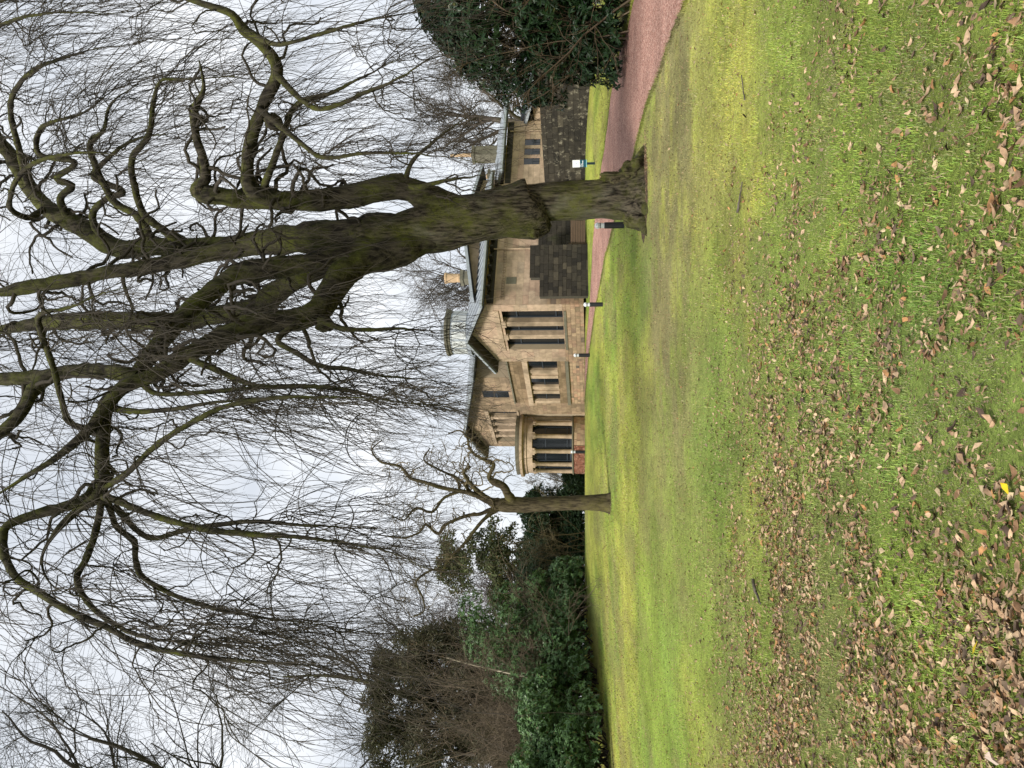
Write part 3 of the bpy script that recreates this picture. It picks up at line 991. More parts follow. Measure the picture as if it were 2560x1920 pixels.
# ------------------------------------------------------------------ growing things
def catmull(P, step):
    P = np.asarray(P, float)
    Q = np.vstack([2 * P[0] - P[1], P, 2 * P[-1] - P[-2]])
    out = []
    for i in range(1, len(Q) - 2):
        p0, p1, p2, p3 = Q[i - 1], Q[i], Q[i + 1], Q[i + 2]
        n = max(2, int(np.linalg.norm(p2[:3] - p1[:3]) / step))
        t = np.linspace(0, 1, n, endpoint=False)[:, None]
        out.append(0.5 * (2 * p1 + (p2 - p0) * t + (2 * p0 - 5 * p1 + 4 * p2 - p3) * t ** 2 + (3 * p1 - p0 - 3 * p2 + p3) * t ** 3))
    out.append(P[-1:])
    return np.vstack(out)


def tubes(P, R, sides):
    """P (T,N,3), R (T,N) -> verts, quads"""
    T, N, _ = P.shape
    tan = nrm(np.gradient(P, axis=1))
    ref = np.array([0.31, 0.87, 0.22]); ref = ref / np.linalg.norm(ref)
    ref2 = np.array([0.93, -0.21, 0.3])
    mean = nrm(P[:, -1] - P[:, 0])
    use = np.where(np.abs(mean @ ref)[:, None] > 0.8, ref2, ref)[:, None, :]
    a = nrm(np.cross(tan, use)); b = np.cross(tan, a)
    ang = np.arange(sides) * 2 * math.pi / sides
    V = P[:, :, None, :] + R[:, :, None, None] * (a[:, :, None, :] * np.cos(ang)[None, None, :, None] + b[:, :, None, :] * np.sin(ang)[None, None, :, None])
    base = (np.arange(T) * N * sides)[:, None, None] + (np.arange(N - 1) * sides)[None, :, None]
    k = np.arange(sides)[None, None, :]; k2 = (k + 1) % sides
    F = np.stack([base + k, base + k2, base + sides + k2, base + sides + k], -1).reshape(-1, 4)
    return V.reshape(-1, 3), F


def grow(start, d, length, radius, N, wig, trop, taper=0.35, rg=rng, wig_damp=0.0):
    """T random-walk shoots; trop: (start, end) vertical pull"""
    T = len(start)
    P = np.zeros((T, N, 3)); P[:, 0] = start
    d = nrm(d)
    step = (length / (N - 1))[:, None]
    for i in range(1, N):
        f = i / (N - 1)
        pull = trop[0] * (1 - f) + trop[1] * f
        d = d + rg.normal(0, wig, (T, 3)) * (1 - wig_damp * f)
        d[:, 2] += pull
        d = nrm(d)
        P[:, i] = P[:, i - 1] + d * step
    R = radius[:, None] * (1 - (1 - taper) * np.linspace(0, 1, N)[None, :])
    return P, R


def spawn(P, R, n, f0, f1, spread, rg=rng, down=0.0, out=None):
    """n shoots leaving random places of the given paths"""
    T, N, _ = P.shape
    j = rg.integers(0, T, n); f = rg.uniform(f0, f1, n) * (N - 1.001)
    i = np.floor(f).astype(int); fr = (f - i)[:, None]
    s = P[j, i] * (1 - fr) + P[j, i + 1] * fr
    tan = nrm(P[j, i + 1] - P[j, i])
    d = nrm(tan + rg.normal(0, spread, (n, 3)) + np.array([0, 0, -down]))
    return s, d, R[j, i], j


class Twigs:
    def __init__(self): self.V = []; self.F = []; self.C = []; self.n = 0

    def add(self, P, R, sides, col, vary=0.35, rg=rng):
        if len(P) == 0: return
        V, F = tubes(P, R, sides)
        c = np.asarray(col) * (1 + rg.uniform(-vary, vary, (len(P), 1)))
        self.V.append(V); self.F.append(F + self.n); self.C.append(np.repeat(c, P.shape[1] * sides, axis=0)); self.n += len(V)

    def build(self, name, parent, m=None):
        o = link(name, mesh_np(name, np.vstack(self.V), np.vstack(self.F), np.vstack(self.C), True), m or M['twig'], parent)
        tag(o, kind='stuff')
        return o


def limb_mesh(path, sides, lump=0.10, flare=0.0, seed=0, knob=0.0, ridge=0.0):
    """path (N,4): x y z r -> one lumpy tapering tube"""
    P = path[:, :3]; R = np.maximum(path[:, 3], 0.006)
    s = np.concatenate([[0], np.cumsum(np.linalg.norm(np.diff(P, axis=0), axis=1))])
    tan = nrm(np.gradient(P, axis=0))
    a = np.zeros_like(P); ref = np.array([0.2, 0.95, 0.1]) if abs(tan[0] @ np.array([0.2, 0.95, 0.1])) < 0.8 else np.array([1., 0, 0])
    a[0] = nrm(np.cross(tan[0], ref))
    for i in range(1, len(P)):
        a[i] = nrm(a[i - 1] - tan[i] * (a[i - 1] @ tan[i]))
    b = np.cross(tan, a)
    ang = np.arange(sides) * 2 * math.pi / sides
    S, A = np.meshgrid(s, ang, indexing='ij')
    sc = 1.0 / max(float(R.mean()), 0.05)
    n_ = fbm(S * sc * 0.55 + seed * 3.1, 3 + np.cos(A) * 1.3 + seed, seed, 3) + fbm(S * sc * 0.55 - seed, 3 + np.sin(A) * 1.3, seed + 5, 3) - 1.0
    rr = R[:, None] * (1 + lump * 2.4 * n_)
    if knob:
        rr = rr * (1 + knob * np.clip(fbm(S * sc * 0.28 + 7 * seed, 2 + np.cos(A + seed) * 0.8, seed + 9, 2) - 0.55, 0, 1) * 1.6)
    if ridge:
        rd = fbm(A * 6.0 + 2.0 * np.sin(A) + 0.5 * S + seed, S * 0.9 + 3 * np.cos(A), seed + 21, 3)
        rr = rr * (1 + ridge * 2.2 * (np.abs(rd - 0.5) * 2 - 0.35))
    if flare:
        rr = rr * (1 + flare * np.exp(-S / 0.38) * (0.62 + 0.38 * np.cos(A * 4 + 0.8) + 0.2 * np.cos(A * 7)))
    V = P[:, None, :] + rr[..., None] * (a[:, None, :] * np.cos(ang)[None, :, None] + b[:, None, :] * np.sin(ang)[None, :, None])
    N = len(P)
    base = (np.arange(N - 1) * sides)[:, None]; k = np.arange(sides)[None, :]; k2 = (k + 1) % sides
    F = np.stack([base + k, base + k2, base + sides + k2, base + sides + k], -1).reshape(-1, 4)
    V = V.reshape(-1, 3)
    V = np.vstack([V, P[-1:] + tan[-1:] * R[-1] * 0.5])
    tip = np.array([[(N - 1) * sides + i, (N - 1) * sides + (i + 1) % sides, len(V) - 1, len(V) - 1] for i in range(sides)])
    F = np.vstack([F, tip])
    me = bpy.data.meshes.new('limb')
    me.from_pydata([tuple(v) for v in V], [], [tuple(q) if q[2] != q[3] else tuple(q[:3]) for q in F])
    me.polygons.foreach_set('use_smooth', np.ones(len(me.polygons), bool))
    me.update()
    return me


def trace(pts, step=0.12):
    """pts (X, Y, width, y) in the 2212-wide view -> (N,4) path"""
    q = []
    for X, Y, w, y in pts:
        p = atd(X, Y, y)
        q.append((*p, w * (2560 / 2212) * y / FPX / 2))
    return catmull(np.array(q), step)


def lump_ball(name, c, r, seed, m, parent, amp=0.35, squash=(1, 1, 1), n=26):
    th = np.linspace(0, math.pi, n // 2 + 1); ph = np.arange(n) * 2 * math.pi / n
    Tt, Pp = np.meshgrid(th, ph, indexing='ij')
    d = np.stack([np.sin(Tt) * np.cos(Pp), np.sin(Tt) * np.sin(Pp), np.cos(Tt)], -1)
    nn = fbm(d[..., 0] * 2 + seed, d[..., 1] * 2 + d[..., 2] * 1.7, seed, 3)
    V = d * (r * (1 + amp * (nn[..., None] - 0.5) * 2)) * np.array(squash) + np.array(c)
    m_ = len(ph)
    i = np.arange(m_)[None, :] + (np.arange(len(th) - 1) * m_)[:, None]; i2 = (np.arange(m_)[None, :] + 1) % m_ + (np.arange(len(th) - 1) * m_)[:, None]
    F = np.stack([i, i + m_, i2 + m_, i2], -1).reshape(-1, 4)
    return link(name, mesh_np(name, V.reshape(-1, 3), F, None, True), m, parent)


# ------------------------------------------------------------------ the big weeping tree
TB = atd(1398, 430, 20.0)
big = empty('weeping_tree', (0, 0, 0))
tag(big, 'huge mossy weeping tree with a thick leaning trunk and hanging bare twigs', 'tree')
trunk = trace([(1416, 420, 128, 20), (1400, 421, 116, 20), (1385, 422, 106, 20), (1368, 423, 96, 20), (1340, 426, 84, 20), (1300, 428, 75, 20), (1250, 432, 73, 20), (1200, 435, 74, 20), (1172, 439, 80, 20), (1158, 448, 108, 20), (1140, 453, 120, 20),
               (1100, 461, 117, 20), (1050, 469, 114, 20), (1000, 478, 111, 20), (950, 490, 108, 20), (900, 498, 104, 20), (860, 505, 92, 20), (820, 506, 78, 20), (780, 507, 70, 20)], 0.07)
link('trunk', limb_mesh(trunk, 72, 0.13, 0.22, 3, 0, 0.055), M['bark'], big)
LIMBS = {
    'B': [(900, 498, 60, 20), (830, 502, 74, 20), (760, 505, 72, 20.1), (700, 510, 68, 20.3), (620, 518, 58, 20.6), (500, 530, 48, 21), (400, 536, 42, 21.4), (330, 532, 42, 21.7), (260, 538, 42, 22), (200, 505, 40, 22.3), (150, 475, 38, 22.5), (100, 448, 36, 22.7), (60, 400, 34, 23), (20, 330, 32, 23), (-40, 290, 30, 23), (-140, 270, 26, 22.5), (-220, 190, 20, 21.5), (-230, 80, 15, 20.5), (-180, -20, 10, 20)],
    'A': [(1080, 462, 30, 20), (1010, 450, 46, 19.9), (930, 428, 56, 19.7), (880, 408, 52, 19.5), (840, 405, 50, 19.4), (790, 416, 50, 19.3), (740, 426, 46, 19.2), (690, 432, 44, 19), (640, 433, 42, 18.9), (590, 432, 40, 18.7), (555, 420, 36, 18.5), (537, 395, 32, 18.4), (535, 350, 30, 18.2), (545, 290, 28, 18), (570, 225, 27, 17.7), (597, 165, 26, 17.4), (590, 125, 25, 17.2), (555, 88, 25, 17), (525, 65, 25, 16.8), (500, 30, 24, 16.6), (450, 12, 24, 16.5), (400, -5, 24, 16.4), (330, -40, 20, 16.2)],
    'A1': [(600, 433, 40, 18.8), (530, 432, 38, 18.7), (480, 424, 42, 18.6), (440, 418, 40, 18.6), (428, 405, 30, 18.5), (445, 385, 22, 18.5), (438, 340, 20, 18.3), (425, 300, 18, 18.2), (420, 240, 17, 18), (440, 190, 14, 17.8), (430, 130, 12, 17.5)],
    'C': [(940, 500, 34, 20), (860, 521, 50, 19.8), (780, 542, 48, 19.6), (700, 560, 44, 19.3), (620, 575, 42, 19), (517, 592, 42, 18.6), (430, 652, 40, 18.1), (350, 735, 38, 17.6), (290, 815, 36, 17.2), (233, 872, 34, 16.9), (222, 950, 30, 16.5), (216, 1063, 28, 16.0), (170, 1100, 18, 15.8), (120, 1150, 13, 15.5), (90, 1210, 9, 15.3), (120, 1270, 6, 15.2), (220, 1300, 3, 15.2)],
    'D': [(990, 492, 36, 20), (910, 524, 56, 19.8), (840, 550, 62, 19.5), (780, 568, 62, 19.2), (742, 592, 62, 18.9), (715, 630, 58, 18.6), (690, 668, 54, 18.3), (650, 685, 50, 18.1), (600, 694, 46, 17.9), (553, 702, 44, 17.7), (480, 728, 42, 17.4), (410, 765, 38, 17.1), (340, 808, 36, 16.9), (280, 830, 32, 16.7), (233, 872, 28, 16.5), (190, 930, 22, 16.3), (120, 990, 16, 16), (40, 1040, 12, 15.8), (-30, 1090, 8, 15.6), (-60, 1160, 4, 15.5)],
    'E': [(930, 500, 30, 20.1), (840, 528, 46, 20.2), (740, 556, 46, 20.5), (640, 604, 46, 20.9), (590, 640, 44, 21.2), (553, 663, 44, 21.4), (450, 684, 40, 21.8), (366, 696, 40, 22.1), (260, 692, 40, 22.5), (167, 693, 38, 22.8), (80, 700, 34, 23), (0, 713, 30, 23.2), (-100, 730, 24, 23.3)],
    'F': [(560, 530, 40, 20.8), (470, 545, 38, 20.7), (400, 560, 36, 20.5), (300, 580, 34, 20.2), (233, 588, 32, 20), (150, 605, 30, 19.8), (67, 620, 28, 19.6), (0, 632, 26, 19.5), (-90, 640, 20, 19.3)],
    'G': [(300, 815, 34, 17.1), (268, 806, 34, 17.2), (200, 800, 34, 17.4), (150, 802, 32, 17.6), (80, 815, 30, 17.8), (0, 818, 28, 18), (-90, 825, 22, 18), (-180, 780, 18, 18.3), (-240, 680, 14, 18.6), (-220, 560, 10, 18.8)],
    'H': [(150, 803, 30, 17.6), (110, 815, 28, 17.5), (73, 842, 28, 17.3), (50, 886, 26, 17.1), (0, 936, 24, 16.9), (-60, 985, 20, 16.7), (-150, 1060, 17, 16.2), (-190, 1180, 14, 15.8), (-150, 1320, 11, 15.5), (-60, 1430, 8, 15.3)],
    'J': [(216, 1040, 24, 16.2), (180, 1080, 24, 16), (100, 1105, 22, 15.8), (45, 1122, 21, 15.6), (10, 1142, 20, 15.4), (7, 1189, 19, 15.2), (34, 1246, 18, 15), (83, 1279, 17, 14.8), (150, 1320, 16, 14.6), (233, 1356, 14, 14.5), (300, 1390, 13, 14.4), (416, 1416, 11, 14.3), (560, 1430, 9, 14.2), (720, 1440, 6, 14.2)],
}
BRANCHES = [
    [(60, 400, 16, 22.8), (40, 320, 14, 22), (20, 220, 12, 21), (60, 150, 10, 20.2), (150, 110, 8, 19.8), (300, 70, 4, 19.5)],
    [(20, 330, 16, 23), (-30, 240, 14, 22), (-60, 130, 12, 21), (0, 60, 10, 20), (120, 30, 8, 19.5), (280, 20, 4, 19.2)],
    [(-40, 290, 16, 23), (-110, 200, 14, 21.5), (-120, 90, 12, 20.3), (-40, 10, 10, 19.4), (100, -20, 8, 19), (260, -30, 4, 18.8)],
    [(100, 448, 16, 22.6), (60, 470, 14, 21.5), (20, 440, 12, 20.5), (60, 360, 10, 19.8), (180, 330, 8, 19.4), (320, 350, 4, 19.2)],
    [(216, 1063, 18, 16), (216, 1106, 16, 15.9), (190, 1200, 15, 15.7), (167, 1253, 14, 15.5), (213, 1322, 12, 15.3), (300, 1370, 9, 15.2), (420, 1385, 7, 15.2), (600, 1400, 5, 15.2)],
    [(225, 1063, 16, 16), (240, 1106, 14, 16.1), (253, 1140, 14, 16.2), (290, 1170, 14, 16.3), (293, 1206, 13, 16.4), (313, 1250, 12, 16.4), (400, 1296, 10, 16.4), (553, 1336, 8, 16.4), (760, 1362, 5, 16.4)],
    [(216, 1070, 18, 16), (260, 1085, 16, 15.7), (350, 1120, 15, 15.4), (450, 1145, 14, 15.2), (560, 1155, 13, 15), (700, 1162, 10, 15), (850, 1185, 7, 15), (960, 1222, 4, 15)],
    [(245, 1090, 15, 16.2), (320, 1160, 12, 16.5), (420, 1140, 12, 16.6), (540, 1128, 10, 16.7), (680, 1135, 8, 16.7), (840, 1150, 5, 16.7)],
    [(225, 1055, 14, 16), (277, 1020, 14, 15.6), (330, 970, 13, 15.3), (366, 943, 13, 15.2), (430, 905, 12, 15), (484, 880, 11, 15), (560, 868, 10, 15), (674, 864, 8, 15), (800, 872, 5, 15), (960, 890, 3, 15)],
    [(400, 770, 18, 17.1), (470, 800, 14, 16.8), (553, 834, 12, 16.6), (636, 836, 11, 16.5), (753, 846, 9, 16.5), (820, 863, 8, 16.5), (986, 886, 4, 16.5)],
    [(690, 690, 18, 18), (740, 710, 12, 17.8), (800, 712, 9, 17.8), (870, 708, 7, 17.8), (960, 715, 4, 17.8)],
    [(640, 700, 14, 17.6), (600, 735, 13, 17.4), (640, 762, 12, 17.2), (690, 790, 11, 17.1), (760, 800, 9, 17), (850, 815, 7, 17), (980, 830, 4, 17)],
    [(300, 820, 20, 17), (340, 850, 12, 16.8), (440, 846, 11, 16.6), (560, 835, 9, 16.5), (690, 828, 7, 16.5), (840, 838, 5, 16.5)],
    [(230, 880, 20, 16.8), (300, 890, 12, 16.5), (370, 885, 11, 16.3), (470, 868, 9, 16.2), (600, 850, 7, 16.2)],
    [(224, 930, 14, 16.6), (185, 925, 14, 16.4), (150, 912, 14, 16.3), (138, 880, 14, 16.1), (118, 800, 14, 15.9), (95, 725, 14, 15.7), (88, 690, 13, 15.6), (103, 676, 11, 15.5), (150, 668, 10, 15.3), (220, 640, 8, 15.1), (300, 615, 6, 15)],
    [(560, 430, 18, 18.6), (610, 300, 14, 18.2), (640, 230, 12, 18), (720, 200, 10, 17.8), (800, 160, 8, 17.6), (900, 110, 5, 17.5)],
    [(597, 160, 18, 17.3), (650, 215, 12, 17.2), (700, 235, 11, 17), (800, 195, 9, 16.9), (880, 160, 7, 16.8), (960, 110, 4, 16.8)],
    [(560, 235, 16, 17.6), (640, 300, 11, 17.5), (700, 340, 9, 17.4), (780, 330, 8, 17.3), (900, 330, 6, 17.2), (1050, 350, 3, 17.2)],
    [(870, 400, 20, 19.4), (905, 405, 14, 19.2), (940, 395, 10, 19.1), (1000, 385, 7, 19), (1060, 375, 4, 19)],
    [(872, 400, 14, 19.4), (890, 350, 9, 19.2), (930, 310, 7, 19), (980, 270, 5, 18.9), (1040, 230, 3, 18.8)],
    [(530, 65, 18, 16.8), (600, 95, 10, 16.7), (700, 70, 8, 16.6), (800, 40, 6, 16.5), (960, 10, 4, 16.4)],
    [(330, 530, 24, 21.6), (300, 470, 18, 21.4), (250, 440, 16, 21.2), (225, 400, 16, 21), (205, 360, 15, 20.8), (195, 310, 14, 20.6), (225, 280, 12, 20.4), (240, 230, 10, 20.2), (300, 180, 8, 20)],
    [(400, 533, 22, 21.3), (350, 495, 18, 21), (310, 460, 17, 20.8), (290, 400, 15, 20.6), (285, 340, 14, 20.4), (320, 290, 13, 20.2), (330, 220, 11, 20), (345, 175, 10, 19.8), (400, 170, 9, 19.6), (520, 160, 7, 19.4)],
    [(150, 475, 20, 22.4), (130, 430, 16, 22), (155, 400, 15, 21.8), (120, 385, 14, 21.6), (160, 350, 13, 21.4), (80, 330, 12, 21.2), (90, 270, 11, 21), (180, 240, 9, 20.8), (260, 180, 7, 20.6)],
    [(240, 540, 20, 22), (200, 470, 16, 21.9), (230, 430, 15, 21.8), (265, 415, 14, 21.7), (200, 380, 14, 21.6), (230, 340, 12, 21.4), (280, 300, 11, 21.2), (380, 280, 9, 21)],
]
paths = []
for i_, (k, pts) in enumerate(LIMBS.items()):
    pth = trace(pts, 0.11)
    pth[:, 3] *= 1 - 0.75 * np.clip((np.linspace(0, 1, len(pth)) - 0.8) / 0.2, 0, 1)
    link('limb', limb_mesh(pth, 18, 0.11, 0, 11 + i_, 0.5), M['bark_limb'], big)
    paths.append((pth, 1.0))
for i_, pts in enumerate(BRANCHES):
    pth = trace(pts, 0.10)
    pth[:, 3] *= 1 - 0.82 * np.clip((np.linspace(0, 1, len(pth)) - 0.55) / 0.45, 0, 1)
    pth[:, :3] += np.cumsum(rng.normal(0, 0.010, (len(pth), 3)), 0) * np.linspace(0, 1, len(pth))[:, None]
    link('branch', limb_mesh(pth, 10, 0.12, 0, 41 + i_, 0.5), M['bark_limb'], big)
    paths.append((pth, 0.5))
# burls and root swellings
lump_ball('burl', atd(1338, 388, 19.7), 0.27, 5, M['moss_bark'], big, 0.9, (0.75, 0.7, 1.6), 44)
lump_ball('burl', atd(1372, 366, 19.75), 0.26, 8, M['moss_bark'], big, 0.9, (1.2, 0.9, 1.0), 44)
lump_ball('burl', atd(1368, 462, 19.72), 0.20, 9, M['bark'], big, 0.6, (0.9, 0.8, 1.3), 40)
lump_ball('burl', atd(1152, 500, 19.85), 0.20, 12, M['bark'], big, 0.5, (0.9, 0.9, 0.8), 40)
lump_ball('burl', atd(862, 392, 19.4), 0.20, 14, M['moss_bark'], big, 0.4, (1, 1, 1.3))
lump_ball('burl', atd(432, 412, 18.55), 0.22, 15, M['moss_bark'], big, 0.3, (1, 1, 1.1))
lump_ball('burl', atd(590, 265, 17.9), 0.18, 17, M['bark_limb'], big, 0.45, (1.1, 1, 1.1))
lump_ball('burl', atd(700, 700, 18.2), 0.20, 18, M['bark_limb'], big, 0.4, (1.1, 1, 1.1))
for (X0, Y0, X1, Y1, y1) in ((1362, 385, 1384, 318, 19.7), (1368, 470, 1392, 492, 19.6), (1385, 460, 1412, 505, 19.2), (1395, 440, 1412, 455, 18.9)):
    a_ = atd(X0, Y0, 20.0); b_ = atd(X1, Y1, y1); b_[2] = float(gz(b_[0], b_[1])) - 0.02
    mid = (a_ + b_) / 2; mid[2] -= 0.06
    link('root', limb_mesh(catmull(np.array([(*a_, 0.34), (*mid, 0.24), (*b_, 0.07)]), 0.06), 20, 0.25, 0, 61), M['bark'], big)

tw = Twigs()
BK = (0.036, 0.030, 0.022)
# secondary, contorted branches
S = []; Dd = []; Ll = []; Rr = []
for pth, wgt in paths:
    P = pth[:, :3]; seg = np.linalg.norm(np.diff(P, axis=0), axis=1).sum()
    n = int(seg * (2.3 if wgt == 1.0 else 1.5))
    idx = rng.integers(int(len(P) * (0.22 if wgt == 1.0 else 0.1)), len(P) - 1, n)
    tan = nrm(P[idx + 1] - P[idx])
    side = rng.normal(0, 1, (n, 3)); side -= tan * np.sum(side * tan, 1, keepdims=True); side = nrm(side)
    S.append(P[idx]); Dd.append(nrm(side + tan * 0.5 + np.array([0, 0, 0.15])))
    r_ = pth[idx, 3]
    Rr.append(np.clip(r_ * rng.uniform(0.18, 0.42, n), 0.012, 0.052)); Ll.append(rng.uniform(0.9, 2.9, n) * (1.0 if wgt == 1.0 else 0.7))
S, Dd, Ll, Rr = np.vstack(S), np.vstack(Dd), np.concatenate(Ll), np.concatenate(Rr)
keep = S[:, 2] > 5.2
S, Dd, Ll, Rr = S[keep], Dd[keep], Ll[keep], Rr[keep]
P2, R2 = grow(S, Dd, Ll, Rr * 1.2, 16, 0.42, (0.06, -0.22), 0.42)
br = Twigs(); br.add(P2, R2, 6, BK, 0.25); br.build('branches', big)


def no_near(P):
    return (P[..., 1].min(1) > 8.5)


# long hanging shoots
n = 1600
s, d, r_, j = spawn(P2, R2, n, 0.3, 0.98, 0.45, down=0.35)
s2 = []; d2 = []
for pth, wgt in paths:
    P = pth[:, :3]; seg = np.linalg.norm(np.diff(P, axis=0), axis=1).sum()
    m_ = int(seg * (1.6 if wgt == 1.0 else 3.4))
    idx = rng.integers(int(len(P) * 0.25), len(P) - 1, m_)
    s2.append(P[idx]); d2.append(nrm(nrm(P[idx + 1] - P[idx]) * 0.8 + rng.normal(0, 0.5, (m_, 3)) + np.array([0, 0, -0.3])))
s = np.vstack([s] + s2); d = np.vstack([d] + d2); n = len(s)
keep = s[:, 2] > 4.6
s, d = s[keep], d[keep]; n = len(s)
low = rng.uniform(2.7, 6.4, n)
L_ = np.clip((s[:, 2] - low) * 1.15, 0.7, None) * rng.uniform(0.6, 1.02, n); L_ = np.minimum(L_, rng.uniform(2.0, 7.0, n))
outd = s[:, :2] - np.array([4.0, 20.0]); outd = nrm(outd)
d[:, :2] += outd * 0.35
P3, R3 = grow(s, d, L_, rng.uniform(0.0065, 0.015, n), 14, 0.11, (-0.24, -0.15), 0.3)
ok = no_near(P3)
P3, R3, L_ = P3[ok], R3[ok], L_[ok]
tw.add(P3, R3, 3, BK, 0.4)
# side twigs
n = 8500
s, d, r_, j = spawn(P3, R3, n, 0.12, 0.99, 0.34, down=0.1)
P4, R4 = grow(s, d, rng.uniform(0.35, 1.5, n), np.minimum(r_ * 0.7, 0.0062), 5, 0.17, (-0.05, -0.10), 0.45)
tw.add(P4, R4, 3, (0.048, 0.039, 0.028), 0.45)
n = 6500
s, d, r_, j = spawn(P4, R4, n, 0.15, 0.98, 0.45, down=0.05)
P5, R5 = grow(s, d, rng.uniform(0.12, 0.45, n), np.full(n, 0.0036), 4, 0.22, (0.0, -0.06), 0.6)
tw.add(P5, R5, 3, (0.056, 0.045, 0.033), 0.45)
# fine twigs straight off the contorted branches, fanning about
n = 4000
s, d, r_, j = spawn(P2, R2, n, 0.15, 0.98, 0.9, down=0.05)
P6, R6 = grow(s, d, rng.uniform(0.3, 1.1, n), np.full(n, 0.0058), 5, 0.30, (0.02, -0.12), 0.5)
tw.add(P6, R6, 3, (0.046, 0.037, 0.027), 0.4)
tw.build('twigs', big)

# ------------------------------------------------------------------ the small twisted tree
small = empty('twisted_tree', (0, 0, 0))
tag(small, 'small twisted bare tree standing alone on the lawn, left of the round bay', 'tree')
def tr2(pts, step=0.1):
    return catmull(np.array([(*at(v, Y, y), w * (0.60 if v < 1235 else 1.0) * y / FPX / 2) for v, Y, w, y in pts]), step)
link('trunk', limb_mesh(tr2([(1540, 1258, 44, 32), (1522, 1257, 42, 32), (1490, 1256, 38, 32), (1440, 1257, 37, 32), (1380, 1259, 37, 32), (1330, 1261, 38, 32), (1290, 1262, 40, 32), (1255, 1262, 34, 32), (1225, 1258, 26, 32)]), 24, 0.08, 0.7, 4), M['bark_small'], small)
SL = [
    [(1245, 1262, 30, 32), (1210, 1248, 24, 31.9), (1180, 1234, 22, 31.7), (1140, 1226, 18, 31.6), (1103, 1219, 17, 31.5), (1060, 1205, 15, 31.4), (1026, 1195, 14, 31.4), (1003, 1168, 12, 31.3), (975, 1160, 10, 31.2), (949, 1153, 8, 31.1), (930, 1125, 6, 31), (955, 1100, 4, 31)],
    [(1285, 1258, 26, 32), (1270, 1236, 22, 31.8), (1257, 1215, 20, 31.7), (1235, 1205, 18, 31.6), (1222, 1192, 18, 31.5), (1234, 1161, 17, 31.4), (1211, 1149, 14, 31.3), (1185, 1135, 12, 31.2), (1172, 1115, 11, 31.1), (1168, 1095, 9, 31), (1149, 1076, 7, 31), (1120, 1085, 5, 31)],
    [(1280, 1265, 26, 32), (1225, 1275, 20, 32), (1200, 1285, 16, 31.9), (1165, 1290, 14, 31.8), (1115, 1311, 13, 31.6), (1095, 1334, 12, 31.5), (1064, 1311, 11, 31.4), (1050, 1330, 9, 31.3), (1010, 1345, 7, 31.2), (970, 1340, 5, 31)],
    [(1250, 1264, 22, 32), (1220, 1290, 17, 31.6), (1199, 1310, 15, 31.4), (1160, 1360, 13, 31.2), (1120, 1400, 12, 31), (1107, 1427, 11, 30.9), (1080, 1425, 10, 30.8), (1041, 1454, 9, 30.7), (1057, 1496, 8, 30.6), (1060, 1527, 6, 30.5), (1034, 1542, 5, 30.4)],
    [(1225, 1250, 20, 31.9), (1190, 1222, 16, 31.6), (1160, 1185, 13, 31.3), (1175, 1165, 11, 31.2)],
    [(1150, 1228, 14, 31.6), (1110, 1245, 12, 31.5), (1080, 1280, 11, 31.3), (1040, 1270, 9, 31.2), (1010, 1300, 7, 31), (980, 1290, 5, 31)],
    [(1180, 1236, 15, 31.7), (1150, 1200, 12, 31.9), (1100, 1175, 9, 32.1), (1060, 1150, 7, 32.2), (1075, 1120, 5, 32.2)],
]
sp_paths = []
for i_, q in enumerate(SL):
    pth = tr2(q)
    link('limb', limb_mesh(pth, 12, 0.12, 0, 71 + i_, 0.5), M['bark_small'], small)
    sp_paths.append(pth)
st_ = Twigs()
S = np.vstack([p[rng.integers(len(p) // 4, len(p) - 1, 16)] for p in sp_paths])
P2s, R2s = grow(S[:, :3], nrm(rng.normal(0, 1, (len(S), 3)) + np.array([0, 0, 0.3])), rng.uniform(0.7, 2.0, len(S)), np.clip(S[:, 3] * 0.45, 0.014, 0.045), 13, 0.55, (0.05, -0.1), 0.45)
st_.add(P2s, R2s, 6, (0.12, 0.095, 0.055), 0.25)
n = 320
s, d, r_, j = spawn(P2s, R2s, n, 0.2, 1.0, 0.8, down=0.2)
P3s, R3s = grow(s, d, rng.uniform(0.5, 2.0, n), np.full(n, 0.010), 8, 0.40, (0.0, -0.16), 0.5)
st_.add(P3s, R3s, 3, (0.105, 0.082, 0.05), 0.3)
n = 1100
s, d, r_, j = spawn(P3s, R3s, n, 0.2, 1.0, 0.6, down=0.15)
P4s, R4s = grow(s, d, rng.uniform(0.2, 0.9, n), np.full(n, 0.006), 5, 0.3, (0.0, -0.12), 0.6)
st_.add(P4s, R4s, 3, (0.095, 0.075, 0.048), 0.3)
st_.build('twigs', small)


